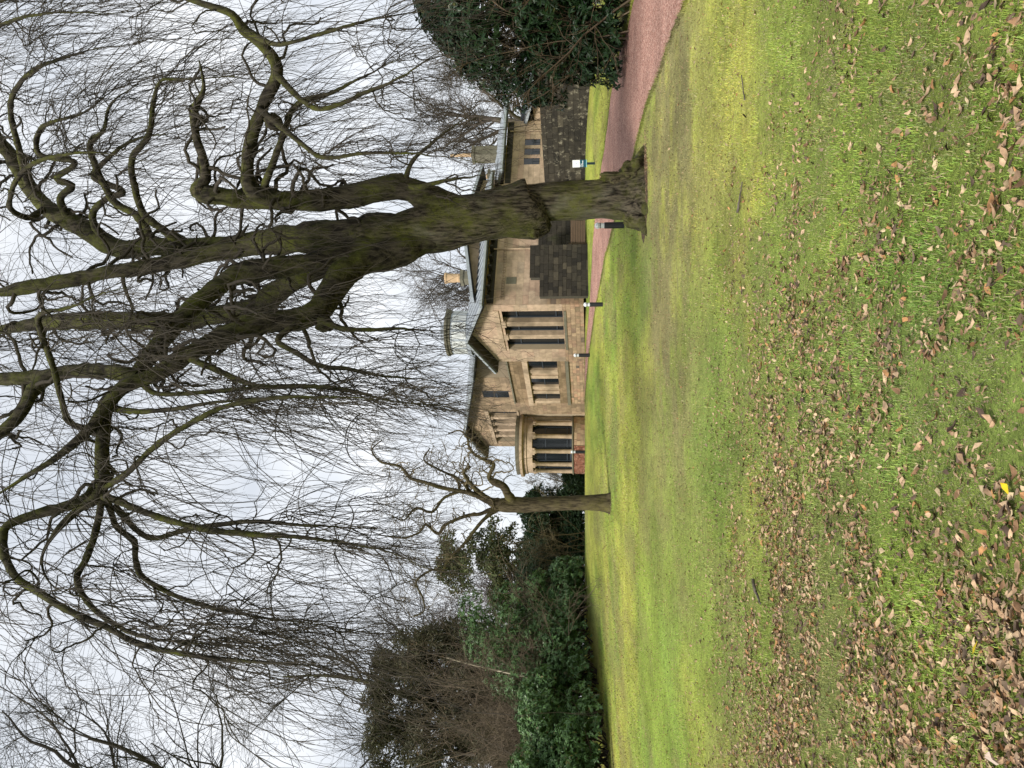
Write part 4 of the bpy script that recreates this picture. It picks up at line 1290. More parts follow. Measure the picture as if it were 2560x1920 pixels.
# ------------------------------------------------------------------ bare trees around
def bare_tree(name, label, base, h, r, seed, col, m, lean=(0, 0), spread=0.55, n1=14, n2=90, n3=700, n4=3000, thin=1.0, group='bare trees in the background', first=0.22, trunk_wig=0.04):
    rg = np.random.default_rng(seed)
    t_ = empty(name, (float(base[0]), float(base[1]), 0))
    z0 = float(gz(base[0], base[1])) - 0.1
    tag(t_, label, 'tree', group)
    N = 22
    P, R = grow(np.array([[0, 0, z0]]), np.array([[lean[0], lean[1], 1.0]]), np.array([h * 0.86]), np.array([r]), N, trunk_wig, (0.0, 0.01), 0.18, rg)
    link('trunk', limb_mesh(np.concatenate([P[0], R[0][:, None]], 1), 12, 0.08, 0.35, seed), m, t_)
    tw_ = Twigs()
    s, d, rr_, j = spawn(P, R, n1, first, 0.97, spread, rg)
    d[:, 2] = np.abs(d[:, 2]) * 0.7 + 0.15
    hf = (s[:, 2] - z0) / h
    Pa, Ra = grow(s, d, h * (0.50 - 0.36 * hf) * rg.uniform(0.7, 1.15, n1), rr_ * rg.uniform(0.4, 0.65, n1), 14, 0.13, (0.07, 0.03), 0.3, rg)
    tw_.add(Pa, Ra, 6, col, 0.15, rg)
    s, d, rr_, j = spawn(Pa, Ra, n2, 0.2, 1.0, 0.6, rg)
    Pb, Rb = grow(s, d, h * rg.uniform(0.10, 0.22, n2), np.maximum(rr_ * 0.55, 0.012 * thin), 8, 0.20, (0.05, 0.03), 0.35, rg)
    tw_.add(Pb, Rb, 4, col, 0.2, rg)
    s, d, rr_, j = spawn(Pb, Rb, n3, 0.15, 1.0, 0.6, rg)
    Pc, Rc = grow(s, d, h * rg.uniform(0.05, 0.12, n3), np.maximum(np.minimum(rr_ * 0.6, 0.02), 0.008 * thin), 5, 0.24, (0.04, 0.0), 0.45, rg)
    tw_.add(Pc, Rc, 3, col, 0.25, rg)
    s, d, rr_, j = spawn(Pc, Rc, n4, 0.15, 1.0, 0.55, rg)
    Pd, Rd = grow(s, d, h * rg.uniform(0.02, 0.06, n4), np.full(n4, 0.0065 * thin), 3, 0.2, (0.02, -0.02), 0.6, rg)
    tw_.add(Pd, Rd, 3, col, 0.25, rg)
    tw_.build('crown', t_)
    return t_


GB = (0.060, 0.050, 0.042)
# near, tall bare trees on the left whose branches reach into the top left corner
bare_tree('bare_tree', 'tall bare tree at the left edge, its dark limbs forking against the sky', at(1545, 2080, 29), 26, 0.42, 101, (0.032, 0.027, 0.021), M['bark_limb'], (0.12, -0.02), 0.7, 18, 150, 1200, 4000, 1.1, first=0.3)
bare_tree('bare_tree', 'bare tree rising behind the conifers in the far left corner', at(1545, 1840, 54), 30, 0.36, 102, (0.034, 0.029, 0.023), M['bark_limb'], (-0.01, 0), 0.65, 16, 130, 900, 2400, 1.4)
bare_tree('bare_tree', 'slender bare tree left of the hanging twig curtain', at(1500, 1640, 56), 18, 0.24, 103, GB, M['bark_far'], (0.0, 0), 0.6, 16, 110, 800, 2400, 1.5)
# behind the house
bare_tree('bare_tree', 'wide bare tree behind the tall thin chimney pot', at(1470, 300, 76), 17.5, 0.55, 104, (0.075, 0.062, 0.05), M['bark_far'], (-0.05, 0), 0.75, 20, 170, 1200, 3400, 2.1)
bare_tree('bare_tree', 'bare tree behind the roof right of the lower slate roof', at(1470, 120, 72), 15, 0.4, 105, (0.075, 0.062, 0.05), M['bark_far'], (0.02, 0), 0.7, 16, 120, 800, 2600, 1.9)
bare_tree('bare_tree', 'bare tree behind the squat chimney and cupola', at(1470, 690, 80), 18.5, 0.45, 106, (0.075, 0.062, 0.05), M['bark_far'], (0.0, 0), 0.7, 18, 140, 900, 2600, 2.1)
bare_tree('bare_tree', 'bare tree just left of the cupola behind the house', at(1470, 800, 84), 16, 0.4, 107, (0.075, 0.062, 0.05), M['bark_far'], (0.0, 0), 0.7, 16, 110, 700, 2400, 1.9)
# far left distance
bare_tree('bare_tree', 'misty grey bare tree just beyond the round bay', at(1470, 1215, 105), 9.5, 0.2, 108, (0.13, 0.115, 0.105), M['bark_far'], (0, 0), 0.7, 14, 100, 600, 1800, 2.5)
bare_tree('bare_tree', 'misty grey bare tree behind the small twisted trunk', at(1470, 1262, 110), 10, 0.2, 109, (0.13, 0.115, 0.105), M['bark_far'], (0, 0), 0.7, 14, 100, 600, 1800, 2.5)
bare_tree('bare_tree', 'pinkish bare birch between the dark yews and the leafy bank', at(1470, 1500, 80), 16, 0.22, 110, (0.12, 0.095, 0.088), M['bark_far'], (0.03, 0), 0.6, 18, 130, 800, 2200, 2.1)
bare_tree('bare_tree', 'pinkish bare birch above the pointed leafy bush', at(1470, 1570, 78), 19, 0.22, 111, (0.12, 0.095, 0.088), M['bark_far'], (-0.02, 0), 0.6, 18, 130, 800, 2200, 2.1)
# pale leaning stem in the thicket
pb = at(1466, 1736, 38.4); pt_ = at(1205, 1668, 38.8)
lean = empty('pale_leaning_stem', (0, 0, 0)); tag(lean, 'thin pale leaning birch stem in front of the brown thicket', 'tree')
mid = (pb + pt_) / 2 + np.array([0.1, 0, 0.05]); top_ = pt_ + (pt_ - pb) * 0.35
pth = catmull(np.array([(pb[0], pb[1], float(gz(pb[0], pb[1])) - .05, .065), (*pb, .06), (*mid, .05), (*pt_, .035), (*top_, .02)]), 0.2)
link('trunk', limb_mesh(pth, 10, 0.06, 0, 5), M['bark_birch'], lean)
q = Twigs(); Pp = resample(pth[:, :3], 30)[None]; s, d, r_, j = spawn(Pp, np.full((1, 30), .03), 60, 0.5, 1.0, 0.6)
Pq, Rq = grow(s, d, rng.uniform(.5, 1.8, 60), np.full(60, .012), 8, 0.2, (0.05, 0), 0.3); q.add(Pq, Rq, 4, (0.10, 0.075, 0.06)); q.build('twigs', lean)

# trodden soil and litter round the foot of the big trunk
na = 48; rad = [0.0, 0.4, 0.7, 0.95]
V = []; F = []
for q_, rr_ in enumerate(rad):
    for k in range(na):
        a_ = k * 2 * math.pi / na
        w_ = rr_ * (0.8 + 0.5 * float(fbm(np.array(math.cos(a_) * 1.5 + 4), np.array(math.sin(a_) * 1.5), 88, 3)))
        px_, py_ = TB[0] + 0.15 + w_ * 1.25 * math.cos(a_), 19.95 + w_ * math.sin(a_)
        V.append((px_, py_, float(gz(px_, py_)) + (0.035 - 0.012 * q_)))
for q_ in range(len(rad) - 1):
    for k in range(na):
        F.append((q_ * na + k, q_ * na + (k + 1) % na, (q_ + 1) * na + (k + 1) % na, (q_ + 1) * na + k))
soil = link('bare_ground', mesh_np('bare_ground', np.array(V), np.array(F), None, True), M['soil'])
tag(soil, 'patch of bare brown soil round the foot of the big trunk', 'soil', None, 'structure')

# ------------------------------------------------------------------ evergreen bushes and trees
class Leaves:
    def __init__(self): self.V = []; self.C = []

    def add(self, p, ax, nm, L, W, col):
        ax = nrm(ax); sd = nrm(np.cross(ax, nm)); nm = np.cross(sd, ax)
        L = np.asarray(L)[:, None]; W = np.asarray(W)[:, None]
        v = np.stack([p, p + ax * L * .45 + sd * W / 2 + nm * W * .16, p + ax * L - nm * L * .10, p + ax * L * .45 - sd * W / 2 + nm * W * .16], 1)
        self.V.append(v.reshape(-1, 3)); self.C.append(np.repeat(col, 4, axis=0))

    def build(self, name, parent, m):
        V = np.vstack(self.V); n = len(V) // 4
        i = np.arange(n)[:, None] * 4
        F = np.concatenate([i + np.array([0, 1, 2]), i + np.array([0, 2, 3])], 1).reshape(-1, 3)
        o = link(name, mesh_np(name, V, F, np.vstack(self.C)), m, parent)
        tag(o, kind='stuff')
        return o


def rnd_dir(n, rg):
    return nrm(rg.normal(0, 1, (n, 3)))


def on_clumps(cl, n, rg, inner=0.25, up=-0.35):
    """points and outward normals on lumpy clumps (x y z rx ry rz)"""
    cl = np.asarray(cl, float)
    a = cl[:, 3] * cl[:, 5]; j = rg.choice(len(cl), n, p=a / a.sum())
    d = rnd_dir(n, rg)
    d[:, 2] = np.where(d[:, 2] < up, -d[:, 2], d[:, 2])
    k = 1 + 0.16 * (fbm(d[:, 0] * 3 + j, d[:, 1] * 3 + d[:, 2] * 3, 4, 2) - .5) * 2
    rad = np.where(rg.random(n) < inner, rg.uniform(0.55, 0.95, n), rg.uniform(0.9, 1.06, n)) * k
    return cl[j, :3] + d * cl[j, 3:] * rad[:, None], d, j


def clump_set(cx, cy, z0, rx, ry, h, n, rg, size=(0.28, 0.5), cone=0.0):
    out = []
    for _ in range(n):
        f = rg.random(); w = (1 - cone * f) * (1 if cone else math.sqrt(max(0.15, 1 - (max(0, f - .35) / .72) ** 2)))
        a = rg.uniform(0, 2 * math.pi); q = math.sqrt(rg.random()) * 0.82
        s = rg.uniform(*size) * min(rx, h * .6)
        out.append((cx + math.cos(a) * q * rx * w, cy + math.sin(a) * q * ry * w, z0 + f * (h - s) + s * .4, s, s, s * rg.uniform(.7, .95)))
    return out


def evergreen(name, label, base, h, rx, ry, seed, nl, L, W, cols, m, cat, group=None, rosette=True, nclump=26, cone=0.0, z_low=0.0, size=(0.28, 0.5), stems=5, up=-0.35, inner=0.25, extra=None):
    rg = np.random.default_rng(seed)
    g = float(gz(base[0], base[1]))
    e = empty(name, (float(base[0]), float(base[1]), g))
    tag(e, label, cat, group)
    cl = clump_set(0, 0, z_low, rx, ry, h - z_low, nclump, rg, size, cone)
    if extra: cl += extra
    lv = Leaves(); cols = np.asarray(cols)
    tone = rg.uniform(0, 1, len(cl))
    if rosette:
        k = 7; nt = nl // k
        p, d, j = on_clumps(cl, nt, rg, inner, up)
        tipd = nrm(d + np.array([0, 0, 0.35]) + rg.normal(0, .25, (nt, 3)))
        p = np.repeat(p, k, 0); tipd = np.repeat(tipd, k, 0); jj = np.repeat(j, k)
        side = rg.normal(0, 1, (nt * k, 3)); side -= tipd * np.sum(side * tipd, 1, keepdims=True); side = nrm(side)
        ax = nrm(side + tipd * rg.uniform(-0.35, 0.5, (nt * k, 1)) + np.array([0, 0, -0.15])); nm = tipd
        n_ = nt * k
    else:
        p, d, jj = on_clumps(cl, nl, rg, inner, up)
        ax = nrm(d * 0.5 + rg.normal(0, .7, (nl, 3)) + np.array([0, 0, -0.1])); nm = nrm(d + rg.normal(0, .6, (nl, 3))); n_ = nl
    t_ = np.clip(rg.uniform(0, 1, n_) * .6 + tone[jj] * .4, 0, 1)[:, None]
    c = cols[0] * (1 - t_) + cols[1] * t_
    old = rg.random(n_) < 0.03
    c[old] = np.array(cols[2])
    c *= rg.uniform(.75, 1.25, (n_, 1))
    lv.add(p, ax, nm, L * rg.uniform(.7, 1.2, n_), W * rg.uniform(.7, 1.2, n_), c)
    lv.build('crown' if cat == 'tree' else 'foliage', e, M[m])
    # stems inside
    if cat == 'tree':
        P, R = grow(np.array([[0, 0, -.1]]), np.array([[0.02, 0, 1.0]]), np.array([h * .85]), np.array([max(.12, h * .018)]), 14, 0.05, (0, 0.02), 0.2, rg)
        link('trunk', limb_mesh(np.concatenate([P[0], R[0][:, None]], 1), 10, 0.08, 0.3, seed), M['bark_far'], e)
        s, d, r_, j = spawn(P, R, 14, .2, .95, .9, rg)
        Pa, Ra = grow(s, d, rx * rg.uniform(.5, .9, 14), r_ * .5, 8, .12, (.03, .03), .3, rg)
    else:
        s = np.zeros((stems * 3, 3)); s[:, :2] = rg.normal(0, rx * .18, (stems * 3, 2)); s[:, 2] = -.1
        d = rg.normal(0, .5, (stems * 3, 3)); d[:, 2] = 1
        Pa, Ra = grow(s, d, h * rg.uniform(.5, .85, len(s)), rg.uniform(.03, .06, len(s)), 9, .12, (.02, .02), .3, rg)
    q = Twigs(); q.add(Pa, Ra, 5, (0.045, 0.035, 0.025), .2, rg); q.build('stems', e)
    return e


RH = [(0.008, 0.026, 0.008), (0.024, 0.056, 0.016), (0.08, 0.08, 0.025)]
RH2 = [(0.040, 0.092, 0.030), (0.105, 0.185, 0.060), (0.12, 0.11, 0.04)]
YEW = [(0.013, 0.032, 0.013), (0.034, 0.066, 0.024), (0.06, 0.055, 0.025)]
OLV = [(0.040, 0.052, 0.018), (0.095, 0.112, 0.038), (0.14, 0.10, 0.035)]
PINE = [(0.040, 0.042, 0.022), (0.100, 0.095, 0.050), (0.15, 0.105, 0.06)]

b0 = at(1560, -70, 25.2)
evergreen('rhododendron_bush', 'big dark glossy rhododendron beside the gravel path at the right edge', b0, 6.5, 3.7, 3.4, 201, 76000, .21, .085, RH, 'glossleaf', 'bush', None, True, 30, 0.0, 0.0, (.26, .40),
          extra=[(-2.4, 0, 1.3, 1.2, 1.3, 1.2), (-2.9, 0.3, 2.4, 1.2, 1.2, 1.1), (-3.0, .4, 3.4, 1.1, 1.1, 1.0), (-2.4, .2, 4.5, 1.1, 1.1, 1.0), (-1.6, 0, 5.4, 1.0, 1.0, .9), (-0.6, 0, 6.0, 1.0, 1.0, .9), (-1.6, -1.2, 0.8, 1.2, 1.1, 1.0), (-2.7, -.6, .7, 1.0, 1.0, .9), (-2.9, -.2, .35, .9, .9, .45), (-1.9, -1.2, .35, 1.0, .9, .45), (-.9, -1.8, .4, 1.0, .9, .5), (.2, -2.2, .4, 1.1, .9, .5), (1.4, -2.2, .5, 1.2, .9, .6), (0, -1.6, .8, 1.2, 1.1, 1.0), (1.2, -1.4, 1.0, 1.2, 1.1, 1.1), (-.6, -1.9, 1.6, 1.2, 1.1, 1.2), (-1.4, -1.5, 2.6, 1.3, 1.1, 1.3), (-2.0, -.6, 4.4, 1.3, 1.2, 1.3)])
G2 = 'leafy bank along the far left of the lawn'
bank = [  # v, Y, dist, height, radius, label
    (1470, 1500, 45, 3.6, 2.4, 'low leafy bush at the right end of the left hand bank'),
    (1478, 1565, 42.5, 7.4, 3.5, 'pointed green bush rising highest in the leafy bank'),
    (1495, 1635, 40, 6.0, 2.9, 'rounded green bush left of the pointed one'),
    (1512, 1705, 37.5, 4.6, 2.6, 'green bush at the foot of the pale leaning stem'),
    (1528, 1790, 34.5, 4.2, 2.6, 'green bush with brown thicket behind it, left of the pale stem'),
    (1540, 1880, 32, 4.0, 2.4, 'leafy bush in the bottom left corner of the bank'),
    (1550, 1960, 30, 4.2, 2.3, 'green bush cut by the left edge of the picture'),
]
for k, (v, Y, y, h, r, lab) in enumerate(bank):
    p = at(v, Y, y + r * .8)
    evergreen('leafy_bush', lab, p, h, r, r * .9, 210 + k, 19000, .18, .085, RH2, 'glossleaf', 'bush', G2, True, 26, 0.55 if k == 1 else 0.0, 0, (.3, .5))
G3 = 'dark evergreen trees beyond the lawn'
yews = [(1475, 1305, 70, 6.2, 3.2, 'dark yew right behind the small twisted trunk'), (1475, 1370, 72, 7.4, 3.6, 'dark yew behind the far bollard light'), (1478, 1440, 70, 6.8, 3.4, 'dark yew under the olive green tree'), (1480, 1500, 66, 7.4, 3.2, 'dark yew next to the right end of the leafy bank'),
        (1480, 1590, 64, 6.4, 3.6, 'dark evergreen showing behind the pointed leafy bush'), (1490, 1700, 60, 6.0, 3.6, 'dark evergreen showing low behind the pale leaning stem'),
        (1470, 1205, 84, 3.4, 2.6, 'small dark evergreen just beyond the brick base of the bay')]
for k, (v, Y, y, h, r, lab) in enumerate(yews):
    evergreen('yew_tree', lab, at(v, Y, y), h, r, r, 230 + k, 10000, .42, .16, YEW, 'foliage', 'tree', G3, False, 24, 0.35, 0, (.3, .5))
evergreen('holm_oak', 'olive green evergreen tree with ragged crown behind the dark yews', at(1475, 1405, 76), 16.2, 4.6, 4, 240, 11000, .36, .17, OLV, 'foliage', 'tree', G3, False, 40, 0.25, 5.5, (.17, .3), inner=.45)
evergreen('holm_oak', 'lower olive tree to the left of the ragged crowned one', at(1475, 1472, 78), 11.5, 4.0, 4, 241, 8000, .36, .17, OLV, 'foliage', 'tree', G3, False, 30, 0.35, 3.5, (.2, .32), inner=.4)
G4 = 'conifers above the leafy bank'
con = [(1505, 1650, 50, 12.5, 3.4, 'dark conifer nearest the gap of sky, above the pointed bush'), (1515, 1715, 52, 15.0, 3.8, 'tallest dark conifer in the middle of the left group'), (1525, 1800, 50, 14.5, 3.8, 'dark conifer left of the tallest one'), (1535, 1890, 48, 14.0, 3.8, 'dark conifer at the left edge of the picture'), (1510, 1680, 58, 9.0, 3.5, 'lower conifer filling the gap behind the pale stem'), (1530, 1850, 56, 9.5, 4.2, 'lower conifer behind the brown thicket')]
for k, (v, Y, y, h, r, lab) in enumerate(con):
    evergreen('conifer', lab, at(v, Y, y), h, r, r, 250 + k, 13000, .46, .085, PINE, 'foliage', 'tree', G4, False, 95, 0.5, 1.2, (.08, .19), up=-.9, inner=.5)


# brown bare thickets in front of the conifers
def thicket(label, base, h, r, seed, n0=36, n1=380, n2=2000, col=(0.115, 0.088, 0.060)):
    rg = np.random.default_rng(seed)
    e = empty('bare_shrub', (float(base[0]), float(base[1]), float(gz(base[0], base[1])))); tag(e, label, 'shrub', 'brown bare shrubs among the evergreens')
    s = np.zeros((n0, 3)); s[:, :2] = rg.normal(0, r * .3, (n0, 2)); s[:, 2] = -.05
    d = rg.normal(0, .38, (n0, 3)); d[:, 2] = 1
    P, R = grow(s, d, h * rg.uniform(.6, 1.0, n0), rg.uniform(.018, .04, n0), 9, .16, (.0, -.02), .3, rg)
    a = Twigs(); a.add(P, R, 5, col, .35, rg); a.build('stems', e)
    q = Twigs()
    s, d, r_, j = spawn(P, R, n1, .2, 1, .5, rg)
    Pb, Rb = grow(s, d, h * rg.uniform(.12, .3, n1), np.maximum(r_ * .5, .010), 6, .22, (0, -.03), .5, rg); q.add(Pb, Rb, 3, col, .4, rg)
    s, d, r_, j = spawn(Pb, Rb, n2, .1, 1, .5, rg)
    Pc, Rc = grow(s, d, h * rg.uniform(.05, .14, n2), np.full(n2, .0085), 3, .25, (0, -.05), .6, rg); q.add(Pc, Rc, 3, col, .45, rg)
    q.build('twigs', e)


thicket('tall brown bare shrub above the leafy bush with the pale stem', at(1505, 1690, 42), 7.5, 3.0, 301)
thicket('brown bare shrub filling the middle of the left hand bank', at(1515, 1770, 40), 7.5, 3.2, 302)
thicket('brown bare shrub by the left edge of the picture', at(1525, 1870, 37.5), 7.0, 3.0, 303)
thicket('wispy brown shrub standing before the tallest conifer', at(1520, 1740, 45), 11.5, 3.0, 306, 30, 340, 1800)
thicket('wispy brown shrub before the conifer at the left edge', at(1530, 1850, 42), 10.5, 3.0, 307, 30, 340, 1800)
thicket('reddish bare shrub hanging over the dark yews behind the small tree', at(1475, 1400, 58), 7.5, 3.6, 304, 16, 150, 800, (0.12, 0.095, 0.05))
thicket('thin bare shrub leaning out of the big rhododendron', at(1560, 20, 23.6), 6.3, 2.0, 305, 16, 160, 900, (0.14, 0.105, 0.07))

# ------------------------------------------------------------------ grass blades and fallen leaves
def view_points(n, y0, y1, rg, power=1.0):
    """ground points spread over the wedge in view, thinning with distance"""
    f = rg.random(n) ** power
    y = y0 + (y1 - y0) * f
    hw = 0.55 * y + 0.5
    return rg.uniform(-1, 1, n) * hw, y


def blades(name, n, y0, y1, power, hgt, wid, seed, label):
    rg = np.random.default_rng(seed)
    x, y = view_points(n, y0, y1, rg, power)
    k = ~inside_path(x, y); x, y = x[k], y[k]
    tuft = fbm(x * 4.5, y * 4.5, 91, 3); bald = fbm(x * 1.6, y * 1.6, 17, 3)
    k = rg.random(len(x)) < np.clip(0.55 + (tuft - 0.36) * 3.0, 0.35, 1)
    x, y, tuft, bald = x[k], y[k], tuft[k], bald[k]; n = len(x)
    z = gz(x, y) - 0.004
    a = rg.uniform(0, 2 * math.pi, n); lean_ = rg.uniform(0.15, 1.15, n)
    h = hgt * rg.uniform(.45, 1.25, n) * (0.65 + 0.8 * np.clip(tuft - .3, 0, 1)) * np.clip(1.25 - (bald - .45) * 3, .5, 1); w = wid * rg.uniform(.7, 1.3, n)
    dx, dy = np.cos(a), np.sin(a)
    b = np.stack([x, y, z], 1); sd = np.stack([-dy, dx, np.zeros(n)], 1) * w[:, None] / 2
    dirv = np.stack([dx, dy, np.zeros(n)], 1)
    m_ = b + dirv * (h * lean_ * .28)[:, None] + np.array([0, 0, 1.]) * (h * .6)[:, None]
    tp = b + dirv * (h * lean_ * .95)[:, None] + np.array([0, 0, 1.]) * (h * (1.0 - .32 * lean_))[:, None]
    if y0 > 8:
        nv = 3; V = np.stack([b - sd, b + sd, tp], 1).reshape(-1, 3); F = np.arange(n * 3).reshape(-1, 3)
    else:
        nv = 5; V = np.stack([b - sd, b + sd, m_ + sd * .75, m_ - sd * .75, tp], 1).reshape(-1, 3)
        i = np.arange(n)[:, None] * 5
        F = np.concatenate([i + np.array([0, 1, 2]), i + np.array([0, 2, 3]), i + np.array([3, 2, 4])], 1).reshape(-1, 3)
    thin_ = (np.clip((bald - .5) * 5, 0, .85) * np.clip((12 - y) / 3, 0, 1) * (rg.random(n) < .8))[:, None]
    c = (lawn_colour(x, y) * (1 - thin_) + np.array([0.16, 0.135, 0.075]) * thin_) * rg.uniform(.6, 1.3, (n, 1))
    c *= (0.62 + 0.78 * fbm(x * 2.6, y * 1.3, 131, 4))[:, None]
    c *= (1.5 if y0 < 8 else 1.25 if y0 < 15 else 1.05)
    c[:, 2] *= 1.1
    c[:, 0] *= rg.uniform(.85, 1.2, n) * (0.88 + .26 * fbm(x * .9, y * .5, 141, 3))
    dry = rg.random(n) < 0.11
    c[dry] = np.array([0.46, 0.40, 0.22]) * rg.uniform(.6, 1.2, (dry.sum(), 1))
    o = link(name, mesh_np(name, V, F, np.repeat(c, nv, 0)), M['blade'])
    return tag(o, label, 'grass', None, 'stuff')


blades('grass', 260000, 2.2, 9.5, 1.12, 0.036, 0.0044, 401, 'short green grass blades covering the near lawn')
blades('grass', 70000, 9.0, 22, 1.25, 0.05, 0.011, 402, 'short mossy grass over the middle of the lawn')
blades('grass', 60000, 21, 48, 1.2, 0.06, 0.026, 403, 'fine bright grass on the far slope below the house')


def edge_tufts():
    """longer grass hanging over the edges of the gravel"""
    rg = np.random.default_rng(405)
    V = []; C = []
    for E, sgn in ((NE, -1), (FE, 1)):
        i = rg.integers(0, len(E) - 1, 7000); f = rg.random((7000, 1))
        p = E[i] * (1 - f) + E[i + 1] * f
        t_ = nrm(E[i + 1] - E[i]); nn = np.stack([-t_[:, 1], t_[:, 0]], 1)
        mid = (NE[i] + FE[i]) / 2
        s_ = np.sign(np.sum(nn * (p - mid), 1, keepdims=True))
        p = p + nn * s_ * rg.uniform(-.03, .16, (7000, 1))
        V.append(p)
    p = np.vstack(V); n = len(p)
    z = gz(p[:, 0], p[:, 1])
    a = rg.uniform(0, 2 * math.pi, n); h = rg.uniform(.03, .10, n); w = rg.uniform(.008, .02, n)
    d = np.stack([np.cos(a), np.sin(a), np.zeros(n)], 1); sd = np.stack([-d[:, 1], d[:, 0], np.zeros(n)], 1) * w[:, None] / 2
    b = np.concatenate([p, z[:, None]], 1)
    V = np.stack([b - sd, b + sd, b + d * (h * .5)[:, None] + np.array([0, 0, 1.]) * h[:, None]], 1).reshape(-1, 3)
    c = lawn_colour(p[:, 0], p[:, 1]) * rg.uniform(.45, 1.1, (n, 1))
    o = link('grass', mesh_np('grass', V, np.arange(n * 3).reshape(-1, 3), np.repeat(c, 3, 0)), M['blade'])
    tag(o, 'ragged fringe of grass along both edges of the gravel path', 'grass', None, 'stuff')


edge_tufts()


def leaf_shape(rg, nseg=4):
    """one curled dry leaf of unit length: a midrib with two wings"""
    t = np.linspace(0, 1, nseg)
    w = 0.27 * np.sin(math.pi * np.clip(t, 0.02, 0.98)) ** 0.75 * rg.uniform(.75, 1.15)
    bend = rg.uniform(-0.6, 1.1); fold = rg.uniform(-0.35, 0.8); tw = rg.uniform(-.7, .7)
    mid = np.stack([t - .5, .06 * np.sin(t * 5 + rg.uniform(0, 6)), bend * (t - .5) ** 2], 1)
    V = []
    for i in range(nseg):
        a = tw * (t[i] - .5)
        for s in (-1, 0, 1):
            q = mid[i].copy()
            if s:
                lift = fold * w[i] * rg.uniform(.4, 1.6) + rg.uniform(-.09, .09)
                q = q + np.array([rg.uniform(-.09, .09), s * w[i] * math.cos(a) * (1 - .25 * abs(fold)), lift + s * w[i] * math.sin(a)])
            V.append(q)
    V = np.array(V)
    F = []
    for i in range(nseg - 1):
        for k in (0, 1):
            F.append((i * 3 + k, i * 3 + k + 1, i * 3 + k + 4, i * 3 + k + 3))
    return V, np.array(F)


LC = np.array([(0.36, 0.235, 0.140), (0.47, 0.33, 0.205), (0.22, 0.128, 0.068), (0.10, 0.068, 0.047), (0.38, 0.20, 0.085), (0.48, 0.37, 0.225), (0.19, 0.135, 0.090)])
LN = ['dry tan brown', 'light tan', 'dark brown', 'blackish brown', 'rusty orange brown', 'pale straw coloured', 'dull grey brown']
LPW = np.array([.27, .19, .16, .12, .09, .08, .09])


def leaf_density(x, y):
    left = 1 / (1 + np.exp((x / np.maximum(y, 1) - 0.16) * 8))
    n_ = fbm(x * 2.0, y * 2.0, 61, 4); n2 = fbm(x * .7, y * .7, 67, 3)
    d = (0.15 + 0.85 * left) * np.clip((n_ - .27) * 3.0, 0.15, 1.1) * np.clip(.8 + (n2 - .4) * 1.3, .5, 1.2) * np.clip(.5 + (y - 2.4) / 2.2, .5, 1)
    near_ = np.exp(-np.clip(y - 5.0 - 2.6 * left, 0, None) / 1.6)
    return np.clip(d, 0, 1) * near_


rgl = np.random.default_rng(500)
shapes = [leaf_shape(rgl) for _ in range(24)]
x, y = view_points(105000, 2.2, 13, rgl, 1.1)
k = rgl.random(len(x)) < leaf_density(x, y)
x, y = x[k], y[k]
# a thin scatter farther up the slope and a drift against the trunk
x2, y2 = view_points(6000, 8.5, 30, rgl, 1.0)
k2 = ~inside_path(x2, y2); x2, y2 = x2[k2], y2[k2]
tb = rgl.normal(0, 1, (900, 2)) * np.array([.55, .3]) + np.array([TB[0] + 0.55, 19.3])
x = np.concatenate([x, x2, tb[:, 0]]); y = np.concatenate([y, y2, tb[:, 1]])
n = len(x)
size = .019 + .050 * rgl.random(n) ** 1.8
size[len(k[k]):] *= rgl.uniform(.5, 1.0, n - len(k[k]))
rotz = rgl.uniform(0, 2 * math.pi, n); tilt = rgl.normal(0, .32, (n, 2)); hz = rgl.uniform(0.003, .020, n)
ci = rgl.choice(len(LC), n, p=LPW / LPW.sum())
colr = LC[ci] * rgl.uniform(.6, 1.2, (n, 1))
sid = rgl.integers(0, len(shapes), n)
zz = gz(x, y) + hz
order = np.argsort(-(size / y))
single = set(order[:300].tolist())


def leaf_mats(i):
    cz, szz = math.cos(rotz[i]), math.sin(rotz[i])
    return Matrix.Translation((x[i], y[i], zz[i])) @ Matrix.Rotation(rotz[i], 4, 'Z') @ Matrix.Rotation(tilt[i, 0], 4, 'X') @ Matrix.Rotation(tilt[i, 1], 4, 'Y') @ Matrix.Scale(size[i], 4)


lm = {}
for i in order[:300]:
    key = (int(sid[i]), int(ci[i]))
    if key not in lm:
        V, F = shapes[key[0]]
        me = mesh_np('fallen_leaf', V, F, np.tile(LC[key[1]] * rgl.uniform(.8, 1.15), (len(V), 1)), True); me.materials.append(M['litter'])
        lm[key] = me
    o = bpy.data.objects.new('fallen_leaf', lm[key]); COL.objects.link(o)
    o.matrix_world = leaf_mats(i)
    side_ = x[i] / y[i]
    where = 'far left' if side_ < -0.36 else 'left' if side_ < -0.2 else 'left of middle' if side_ < 0 else 'right of middle' if side_ < .2 else 'right' if side_ < .36 else 'far right'
    far_ = 'very front edge' if y[i] < 2.55 else 'nearest row' if y[i] < 2.9 else 'second row' if y[i] < 3.4 else 'farther back'
    if abs(tilt[i, 0]) > .5: far_ += ', tipped on edge'
    tag(o, '%s leaf on near grass, %s, %s' % (LN[ci[i]], where, far_), 'leaf', 'fallen leaves on the near grass')
V_all = []; F_all = []; C_all = []; off = 0
